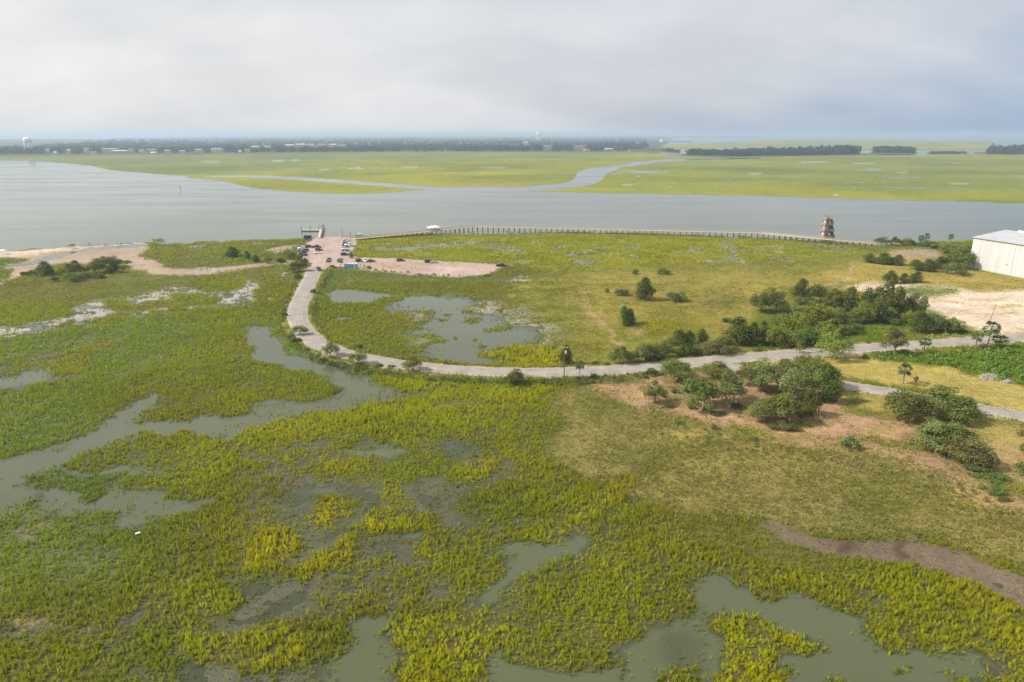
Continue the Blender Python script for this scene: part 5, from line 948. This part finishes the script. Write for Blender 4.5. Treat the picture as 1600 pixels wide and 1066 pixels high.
def blue_bin():
    g = ground_at(481, 374.2); o = empty('dumpster', (g[0], g[1], .4), .1); tag(o, 'dark blue dumpster at the shore beside the dock', 'dumpster'); m = mat('blue_steel', (.03, .09, .20), .5)
    b = MB(); b.loft([[(-2.2, -.8, .1), (2.2, -.8, .1), (2.2, .8, .1), (-2.2, .8, .1)], [(-2.5, -1.1, 1.9), (2.5, -1.1, 1.9), (2.5, 1.1, 2.2), (-2.5, 1.1, 2.2)]]); b.build('hopper', m, o)
    for s in (-1.25, 1.25): l = MB(); l.add([(s-1.2, -1.15, 1.95), (s+1.2, -1.15, 1.95), (s+1.2, 1.15, 2.25), (s-1.2, 1.15, 2.25), (s-1.2, -1.15, 2.02), (s+1.2, -1.15, 2.02), (s+1.2, 1.15, 2.32), (s-1.2, 1.15, 2.32)], [(3, 2, 1, 0), (4, 5, 6, 7), (0, 1, 5, 4), (1, 2, 6, 5), (2, 3, 7, 6), (3, 0, 4, 7)]); l.build('lid', TYRE, o)
blue_bin()
def toilets():
    blue = mat('toilet_blue', (.02, .25, .52), .5, scale=1, var=.05)
    def one():
        o = empty('portable_toilet'); b = MB(); b.box((0, 0, 1.1), (1.15, 1.15, 2.05), top=.97); b.build('cabin', WHITE, o)
        d = MB(); d.box((0, -.595, 1.05), (.86, .05, 1.85)); dr = d.build('door', blue, o); MB().box((.3, -.64, 1.05), (.1, .05, .16)).build('handle', STEEL, dr)
        c = MB(); c.loft([[(-.62, -.62, 2.12), (.62, -.62, 2.12), (.62, .62, 2.12), (-.62, .62, 2.12)], [(-.55, -.6, 2.3), (.55, -.6, 2.3), (.55, .6, 2.3), (-.55, .6, 2.3)], [(-.25, -.5, 2.42), (.25, -.5, 2.42), (.25, .5, 2.42), (-.25, .5, 2.42)]]); c.build('roof', WHITE, o)
        MB().box((0, 0, .06), (1.2, 1.25, .12)).build('skid', TYRE, o); MB().tube((.4, .45, 2.2), (.4, .45, 2.75), .05).build('vent_pipe', WHITE, o)
        p = MB(); p.box((.61, .1, 1.1), (.05, .9, 1.7)); p.build('side_panel', blue, o); return o
    o0 = None
    for i, px in enumerate((540.8, 546, 551.3, 556.8)):
        o = one() if o0 is None else copy_tree(o0); o0 = o0 or o; g = ground_at(px, 419); o.location = (g[0], g[1], .5); o.rotation_euler.z = -.12; o.scale = (1.15, 1.15, 1.05)
        tag(o, ('blue and white portable toilet closest to the round palm', 'blue and white portable toilet, second from the palm', 'blue and white portable toilet, third from the palm', 'blue and white portable toilet at the far end from the palm')[i], 'toilet', 'portable toilets at the lot entrance')
toilets()
def sign_board():
    g = ground_at(510.5, 418.6); o = empty('notice_board', (g[0], g[1], .5)); tag(o, 'small white notice board left of the entrance palm', 'sign'); MB().box((0, 0, 1.3), (1.9, .08, 1.0)).build('panel', WHITE, o)
    for s in (-.8, .8): MB().box((s, .06, .9), (.1, .1, 1.8)).build('post', WOODM, o)
sign_board()

# ---- cars
PAINT = {'white': (.78, .78, .77), 'black': (.018, .018, .02), 'dark grey': (.05, .052, .058), 'dark blue': (.025, .035, .075), 'silver': (.42, .43, .44), 'dark red': (.12, .02, .02)}
def sec(x, wb, zb, wt, zt): return [(x, -wb, zb), (x, wb, zb), (x, wb*1.0, zb+(zt-zb)*.55), (x, wt, zt), (x, -wt, zt), (x, -wb*1.0, zb+(zt-zb)*.55)]
def make_car(kind, colour):
    pm = mat('car_'+colour.replace(' ', '_'), PAINT[colour], .28, .15, .04, 1, spec=.5); o = empty({'suv': 'parked_car', 'sedan': 'parked_car', 'pickup': 'pickup_truck'}[kind]); b = MB()
    if kind == 'suv':
        b.loft([sec(-2.35, .80, .45, .78, .95), sec(-2.25, .90, .32, .86, 1.02), sec(0, .93, .28, .88, 1.04), sec(1.3, .92, .28, .84, 1.02), sec(2.15, .88, .32, .74, .88), sec(2.38, .78, .42, .62, .70)])
        gl = ([(-2.18, 1.03, .80), (-2.0, 1.62, .68), (.35, 1.66, .66), (1.15, 1.02, .78)]); hr = 1.72; rx = (-2.05, .40)
    elif kind == 'sedan':
        b.loft([sec(-2.3, .78, .42, .72, .86), sec(-2.1, .86, .30, .80, .94), sec(-1.2, .90, .26, .84, .96), sec(1.0, .90, .26, .82, .94), sec(2.0, .86, .30, .72, .78), sec(2.3, .74, .38, .60, .62)])
        gl = ([(-1.75, .93, .76), (-1.05, 1.36, .60), (.25, 1.40, .60), (1.15, .92, .76)]); hr = 1.45; rx = (-1.1, .32)
    else:
        b.loft([sec(-.55, .95, .40, .93, 1.15), sec(.2, .97, .38, .93, 1.16), sec(1.5, .97, .38, .90, 1.14), sec(2.55, .94, .40, .84, 1.04), sec(2.85, .86, .48, .74, .86)])
        b.box((-1.75, 0, .62), (2.5, 1.8, .35)); b.box((-1.75, .90, .95), (2.5, .10, .55)); b.box((-1.75, -.90, .95), (2.5, .10, .55)); b.box((-2.95, 0, .92), (.10, 1.85, .6)); b.box((-.50, 0, .95), (.1, 1.7, .5))
        gl = ([(-.52, 1.14, .84), (-.38, 1.74, .70), (.85, 1.78, .70), (1.6, 1.13, .82)]); hr = 1.86; rx = (-.42, .90)
    b.build('body', pm, o, True)
    w = MB(); w.loft([[(gl[0][0], s*gl[0][2], gl[0][1]) for s in (-1, 1)]+[(gl[3][0], s*gl[3][2], gl[3][1]) for s in (1, -1)], [(gl[1][0], s*gl[1][2], gl[1][1]) for s in (-1, 1)]+[(gl[2][0], s*gl[2][2], gl[2][1]) for s in (1, -1)]]); w.build('windows', GLASS, o)
    rw = gl[1][2]; r = MB(); r.box(((rx[0]+rx[1])/2, 0, hr-.03), (rx[1]-rx[0]+.1, 2*rw+.06, .10), top=.92)
    for s in (-1, 1):
        for t in (0, .5, 1):
            xb = gl[0][0]+(gl[3][0]-gl[0][0])*t; xt = gl[1][0]+(gl[2][0]-gl[1][0])*t; r.bar((xb, s*(gl[0][2]+.0), gl[0][1]), (xt, s*(rw+.01), hr-.08), .09, .06)
    r.build('roof', pm, o)
    wb = (-1.42, 1.42) if kind != 'pickup' else (-1.85, 1.85); rr = .34 if kind != 'pickup' else .40
    for x in wb:
        for s in (-1, 1):
            y = s*(.82 if kind != 'pickup' else .88); wh = MB(); wh.tube((x, y-.12, rr), (x, y+.12, rr), rr, rr, 16); q = wh.build('wheel', TYRE, o); MB().tube((x, y+s*.105, rr), (x, y+s*.135, rr), rr*.6, rr*.55, 12).build('rim', RIM, q)
    xf = {'suv': 2.25, 'sedan': 2.16, 'pickup': 2.78}[kind]; zf = {'suv': .74, 'sedan': .64, 'pickup': .86}[kind]; xr = {'suv': -2.32, 'sedan': -2.24, 'pickup': -2.98}[kind]
    for s in (-1, 1): MB().box((xf, s*.60, zf), (.16, .30, .14)).build('headlight', LAMPW, o); MB().box((xr, s*.68, zf+.1), (.08, .22, .18)).build('tail_light', LAMPR, o)
    return o
CARS = {}
def car(kind, colour, px, py, head, label, group):
    k = (kind, colour); o = copy_tree(CARS[k]) if k in CARS else make_car(kind, colour); CARS.setdefault(k, o)
    p = at(px, py, .5); o.location = (p[0], p[1], .62 if (road_dist(p[:1], p[1:2])[0] < .5) else gz(p[0], p[1])); o.rotation_euler.z = head; tag(o, label, 'car' if kind != 'pickup' else 'truck', group); return o
g1, g2, g3, g4 = 'cars parked down the left side of the lot', 'cars parked down the middle of the lot', 'cars parked down the right side of the lot', 'cars along the edge of the gravel strip'
car('suv', 'white', 471.5, 387.6, pi-.1, 'white car at the shore end of the left parking row', g1); car('suv', 'dark blue', 480.5, 387.0, pi, 'dark blue car poking out beside the first white car', g1); car('sedan', 'silver', 470.5, 390.6, pi, 'silver car between the white and grey cars on the left', g1)
car('suv', 'dark grey', 476.5, 393.0, pi-.05, 'dark grey car in the middle of the left parking row', g1); car('suv', 'black', 473.0, 396.6, pi-.05, 'black car next to the last truck of the left row', g1); car('pickup', 'dark grey', 472.5, 399.8, pi-.15, 'grey pickup truck last in the left row by the trees', g1)
car('pickup', 'dark grey', 494.5, 387.2, .3, 'grey pickup truck standing out in the open lot', g2); car('suv', 'black', 498.5, 391.6, .1, 'black car alone in the open lot', g2); car('sedan', 'white', 497.6, 396.0, .1, 'small white car nearest us in the open lot', g2)
car('sedan', 'dark grey', 541.5, 378.0, .05, 'dark grey car at the boardwalk end of the right row', g3); car('suv', 'white', 544.0, 380.6, 0, 'white car second from the boardwalk in the right row', g3); car('suv', 'black', 541.0, 383.0, 0, 'black car between two white cars in the right row', g3); car('pickup', 'white', 546.0, 384.6, .05, 'white pickup truck in the right row under the pole', g3)
car('suv', 'dark blue', 540.0, 387.4, 0, 'dark blue car in the middle of the right row', g3); car('suv', 'white', 539.5, 390.2, 0, 'white car beside the dark blue one in the right row', g3); car('sedan', 'dark grey', 540.0, 393.4, .05, 'grey sedan in the near half of the right row', g3); car('sedan', 'white', 539.5, 396.2, 0, 'white sedan second from the near end of the right row', g3); car('suv', 'black', 538.5, 399.2, 0, 'black car at the near end of the right row', g3)
car('suv', 'black', 560.5, 408.4, 1.3, 'black car parked by the foot of the light pole', g4); car('suv', 'white', 570.5, 408.6, -1.2, 'white car between two dark cars on the gravel strip', g4); car('sedan', 'dark grey', 580.0, 409.0, .2, 'dark grey car right of the white car on the gravel strip', g4)
car('suv', 'dark grey', 626.0, 408.2, .1, 'dark grey car alone on the gravel strip edge', g4); car('suv', 'black', 670.0, 410.2, .15, 'black car next to a silver car on the gravel strip', g4); car('sedan', 'silver', 678.5, 410.6, .1, 'silver car next to a black car on the gravel strip', g4); car('pickup', 'black', 783.5, 416.4, .1, 'black pickup truck at the pointed end of the gravel strip', g4)
car('suv', 'dark blue', 498.5, 423.0, -1.1, 'dark blue car driving out of the parking lot', None)

# ---- people and their things on the beach
SKIN = mat('skin', (.42, .27, .19), .6)
def person(px, py, shirt, shorts, label, head=0.0, arm=0.3):
    g = ground_at(px, py); o = empty('person', (g[0], g[1], max(gz(g[0], g[1]), .02)), head); tag(o, label, 'person', 'people on the beach')
    J = [(0, 0, .95), (0, 0, 1.18), (0, 0, 1.42), (0, .0, 1.52), (0, .02, 1.66), (.10, 0, .90), (.12, .03, .50), (.13, 0, .08), (.13, .14, .03), (-.10, 0, .90), (-.13, -.05, .50), (-.15, -.12, .08), (-.15, .02, .03), (.20, 0, 1.40), (.26, -.02, 1.12), (.27, .1, .88), (-.20, 0, 1.40), (-.27, 0, 1.12), (-.27, arm, .92)]
    E = [(0, 1), (1, 2), (2, 3), (3, 4), (0, 5), (5, 6), (6, 7), (7, 8), (0, 9), (9, 10), (10, 11), (11, 12), (2, 13), (13, 14), (14, 15), (2, 16), (16, 17), (17, 18)]
    Rr = [.13, .12, .14, .06, .10, .09, .065, .045, .035, .09, .065, .045, .035, .06, .045, .035, .06, .045, .035]
    me = bpy.data.meshes.new('body'); me.from_pydata(J, E, []); b = link('body', me, SKIN, o); sk = b.modifiers.new('skin', 'SKIN')
    for v, r in zip(me.skin_vertices[0].data, Rr): v.radius = (r, r*.8)
    me.skin_vertices[0].data[0].use_root = True; b.modifiers.new('sub', 'SUBSURF').levels = 1; b.modifiers['sub'].render_levels = 1
    def ring(z, a, c, x=0, y=0): return [(x+a*cos(t), y+c*sin(t), z) for t in np.linspace(0, 2*pi, 13)[:-1]]
    s = MB(); s.loft([ring(.92, .17, .13), ring(1.2, .16, .125), ring(1.4, .21, .13), ring(1.47, .10, .08)]); s.build('shirt', mat('cloth_'+'_'.join(f'{int(c*100)}' for c in shirt), shirt, .9), o, True)
    t = MB(); t.loft([ring(.55, .10, .10, .115, .02), ring(.93, .125, .13, .06)]); t.loft([ring(.55, .10, .10, -.125, -.03), ring(.93, .125, .13, -.06)]); t.build('shorts', mat('cloth_'+'_'.join(f'{int(c*100)}' for c in shorts), shorts, .9), o, True)
    MB().lathe([(.0, -.02), (.09, -.01), (.115, .06), (.08, .12), (0, .14)], (0, .0, 1.67), 10).build('hair', mat('dark_hair', (.04, .028, .02), .8), o, True); return o
person(138.5, 383.2, (.05, .06, .09), (.03, .03, .04), 'person in dark clothes at the water, left of a pair'); person(141, 383.4, (.30, .05, .05), (.05, .05, .08), 'person in red top standing right in the beach pair', 1.2)
person(185, 387.4, (.04, .05, .06), (.04, .04, .05), 'person in dark clothes walking beside the tidal pool', .4); person(338, 378.4, (.05, .05, .06), (.05, .05, .05), 'person in dark clothes alone at the shoreline near the green', 2.0); person(189, 387.9, (.4, .4, .42), (.06, .06, .1), 'person in pale top walking beside the tidal pool', 1.0)
def beach_shelter(px, py, col, label, name):
    g = ground_at(px, py); o = empty(name, (g[0], g[1], gz(g[0], g[1]))); tag(o, label, 'canopy'); c = MB(); c.loft([[(-1.7, -1.5, 1.9), (1.7, -1.5, 1.9), (1.7, 1.5, 1.9), (-1.7, 1.5, 1.9)], [(-1.7, -1.5, 2.1), (1.7, -1.5, 2.1), (1.7, 1.5, 2.1), (-1.7, 1.5, 2.1)], [(-.1, -.1, 2.8), (.1, -.1, 2.8), (.1, .1, 2.8), (-.1, .1, 2.8)]]); c.build('cloth_roof', col, o)
    for x in (-1.6, 1.6):
        for y in (-1.4, 1.4): MB().tube((x, y, 0), (x, y, 1.95), .04, .04, 6).build('leg', STEEL, o)
beach_shelter(113, 388.4, mat('maroon_cloth', (.13, .04, .06), .9), 'dark maroon beach canopy on the sand', 'beach_canopy'); beach_shelter(5, 397.2, WHITE, 'white beach canopy at the far left of the sand', 'beach_canopy')

def water_tower(px, footpy, toppy, label, legs=6):
    b = at(px, footpy, .5); s = mpp(footpy, .5)*1.02; H = (footpy-toppy)*s; o = empty('water_tower', (b[0], b[1], .3)); tag(o, label, 'water tower'); R_ = H*.235; m = mat('tank_white', (.86, .86, .86), .5, scale=.05, var=.03)
    t = MB(); t.lathe([(0.02, H*.68), (R_*.5, H*.69), (R_*.9, H*.74), (R_, H*.80), (R_, H*.87), (R_*.88, H*.94), (R_*.45, H*.99), (.05, H)], n=24); t.build('tank', m, o, True)
    for k in range(legs): a = 2*pi*k/legs+.3; MB().tube((R_*1.12*cos(a), R_*1.12*sin(a), 0), (R_*.92*cos(a), R_*.92*sin(a), H*.78), H*.022, H*.022, 8).build('leg', m, o)
    MB().tube((0, 0, 0), (0, 0, H*.7), H*.04, H*.04, 10).build('riser', m, o); c = MB()
    for z in (.25, .5):
        q = [(R_*(1.12-.2*z/.78)*cos(2*pi*k/legs+.3), R_*(1.12-.2*z/.78)*sin(2*pi*k/legs+.3), H*z) for k in range(legs)]
        for k in range(legs): c.tube(q[k], q[(k+1) % legs], H*.009, H*.009, 6)
    c.build('brace_ring', m, o); ck = MB(); ck.lathe([(R_*1.06, H*.77), (R_*1.10, H*.77), (R_*1.10, H*.795), (R_*1.06, H*.795)], n=24); ck.build('catwalk', m, o)
water_tower(46.5, 239.5, 216.0, 'white water tower on six legs at the far left shore'); water_tower(841, 219.5, 207.8, 'small distant white water tower above the far woods')

def far_house(i, px, py, w, h, wall, roof, label):
    b = at(px, py, 1.0); s = mpp(py); W_, H_ = w*s, h*s; o = empty('house', (b[0], b[1], .3), random.Random(i).uniform(-.25, .25)); tag(o, label, 'house', 'houses among the far woods'); D = max(W_*.5, 10); H_ = max(H_*1.15, 9)
    MB().box((0, 0, H_*.35), (W_, D, H_*.7)).build('wall', wall, o)
    r = MB(); r.loft([[(-W_*.53, -D*.55, H_*.7), (W_*.53, -D*.55, H_*.7), (W_*.53, D*.55, H_*.7), (-W_*.53, D*.55, H_*.7)], [(-W_*.42, -.3, H_*1.05), (W_*.42, -.3, H_*1.05), (W_*.42, .3, H_*1.05), (-W_*.42, .3, H_*1.05)]]); r.build('roof', roof, o)
    n = max(3, int(W_/9))
    for k in range(n): MB().box((-W_*.42+W_*.84*k/(n-1), -D*.5-.05, H_*.36), (W_*.36/n, .14, H_*.3)).build('window', GLASS, o)
WL = {'white': (mat('house_white', (.58, .57, .55), .7)), 'tan': mat('house_tan', (.50, .42, .30), .8), 'pink': mat('house_pink', (.52, .34, .27), .8), 'grey': mat('house_grey', (.42, .42, .42), .8)}
RF = {'red': mat('roof_red', (.36, .15, .10), .8), 'grey': mat('roof_grey', (.30, .30, .31), .8), 'brown': mat('roof_brown', (.26, .18, .13), .8), 'white': mat('roof_white', (.52, .52, .52), .7)}
for i, h in enumerate(HS): far_house(i, *h[:4], WL[h[4]], RF[h[5]], h[6])
def warehouse():
    a, b = at(1036, 221.6, 1), at(1080, 221.2, 1); L_ = np.linalg.norm(b-a); o = empty('warehouse', (a[0], a[1], 0), math.atan2(b[1]-a[1], b[0]-a[0])); tag(o, 'long low white warehouse far across the marsh', 'warehouse')
    MB().box((L_/2, 20, 5), (L_, 40, 10)).build('wall', WL['white'], o); r = MB(); r.loft([[(x, -2, 10), (x, 42, 10), (x, 20, 13)] for x in (-2, L_+2)]); r.build('roof', RF['white'], o)
    MB().box((10, 20, 11), (26, 30, 22)).build('end_block', WL['white'], o)
    for k in range(8): MB().box((L_*(k+1)/9, -.2, 4), (10, .3, 7)).build('loading_door', WL['grey'], o)
warehouse()
def bridge():
    a, b = at(982, 235.2, 5), at(1036, 234.2, 5); L_ = np.linalg.norm(b-a); o = empty('bridge', (a[0], a[1], 0), math.atan2(b[1]-a[1], b[0]-a[0])); tag(o, 'low road bridge on pale piers over the far creek', 'bridge'); m = mat('concrete', (.45, .44, .42), .8)
    MB().box((L_/2, 0, 7.4), (L_, 10, 1.2)).build('deck', m, o)
    for s in (-1, 1): MB().box((L_/2, s*5.0, 8.5), (L_, .4, 1.0)).build('parapet', m, o)
    n = 18
    for k in range(n): p = MB(); p.box((L_*(k+.5)/n, 0, 3.2), (1.6, 9, 7.2)); p.build('pier', m, o)
bridge()
def beacon():
    g = at(282, 297, 0); o = empty('channel_marker', (g[0], g[1], 0)); tag(o, 'dark channel marker post standing in the river', 'marker'); MB().tube((0, 0, -1), (0, 0, 5.5), .22, .2, 8).build('pile', WOODD, o); MB().box((0, -.35, 4.6), (1.1, .1, 1.1)).build('board', mat('marker_green', (.03, .14, .07), .6), o); MB().lathe([(.05, 5.5), (.25, 5.6), (.25, 6.0), (.05, 6.2)], n=8).build('lantern', WHITE, o)
beacon()
def skiff():
    g = at(561.5, 367.2, 0); o = empty('small_boat', (g[0], g[1], 0), .3); tag(o, 'small white boat in the water beside the boardwalk start', 'boat')
    h = MB(); h.loft([[(x, -w*.55, -.15), (x, w*.55, -.15), (x, w, .55+d), (x, -w, .55+d)] for x, w, d in ((-2.4, .85, 0), (-1, 1.0, 0), (1, .95, .08), (2.2, .5, .2), (2.9, .06, .3))]); h.build('hull', WHITE, o); MB().box((-.2, 0, .95), (.9, .8, .8), top=.8).build('console', WHITE, o); MB().box((-2.55, 0, .6), (.4, .35, .9)).build('outboard_motor', TYRE, o)
skiff()
def litter():
    g = ground_at(216.3, 838.5); o = MB(); o.box((0, 0, 0), (.85, .34, .12)); o.box((.1, 0, .09), (.5, .24, .07)); q = o.build('foam_block', WHITE); q.location = (g[0], g[1], .75); q.rotation_euler = (.05, -.1, .25); tag(q, 'white foam block washed up in the near marsh grass', 'litter')
litter()
def rubble(px, py, w, h, n, label, seed):
    r = np.random.default_rng(seed); g = ground_at(px, py); s = mpp(py); m = MB(); gzv = gz(g[0], g[1])
    for i in range(n):
        x, y = r.normal(0, w*s/4), r.normal(0, w*s/7); z = max(0, h*s*(1-(x/(w*s/2))**2-(y/(w*s/3.4))**2))*r.random(); k = r.uniform(.35, .9); m.box((x, y, z+.1), (k*1.4, k, k*.6), r.uniform(0, 3), top=.7)
    q = m.build('rubble_pile', mat('pale_rubble', (.28, .245, .20), .9, var=.3)); q.location = (g[0], g[1], gzv); tag(q, label, 'rubble', kind='stuff')
rubble(1547, 591, 34, 6, 150, 'heap of pale rubble at the edge of the green creeper', 3); rubble(1575, 598, 12, 4, 40, 'small heap of pale rubble below the larger one', 4)

# ------------------------------------------------------------------ air
def haze():
    m = MB(); x, y0, y1, z0, z1 = 85000, -1500, 85000, -2, 92; m.add([(-x, y0, z0), (x, y0, z0), (x, y1, z0), (-x, y1, z0), (-x, y0, z1), (x, y0, z1), (x, y1, z1), (-x, y1, z1)], [(3, 2, 1, 0), (4, 5, 6, 7), (0, 1, 5, 4), (1, 2, 6, 5), (2, 3, 7, 6), (3, 0, 4, 7)])
    h = bpy.data.materials.new('air'); h.use_nodes = True; nt = h.node_tree; nt.nodes.clear(); v = nt.nodes.new('ShaderNodeVolumePrincipled'); v.inputs['Color'].default_value = (.66, .83, 1, 1); v.inputs['Density'].default_value = .00013; v.inputs['Anisotropy'].default_value = .2
    o = nt.nodes.new('ShaderNodeOutputMaterial'); nt.links.new(v.outputs[0], o.inputs['Volume']); tag(m.build('haze', h), 'pale blue haze over the far shore', kind='stuff')
haze()
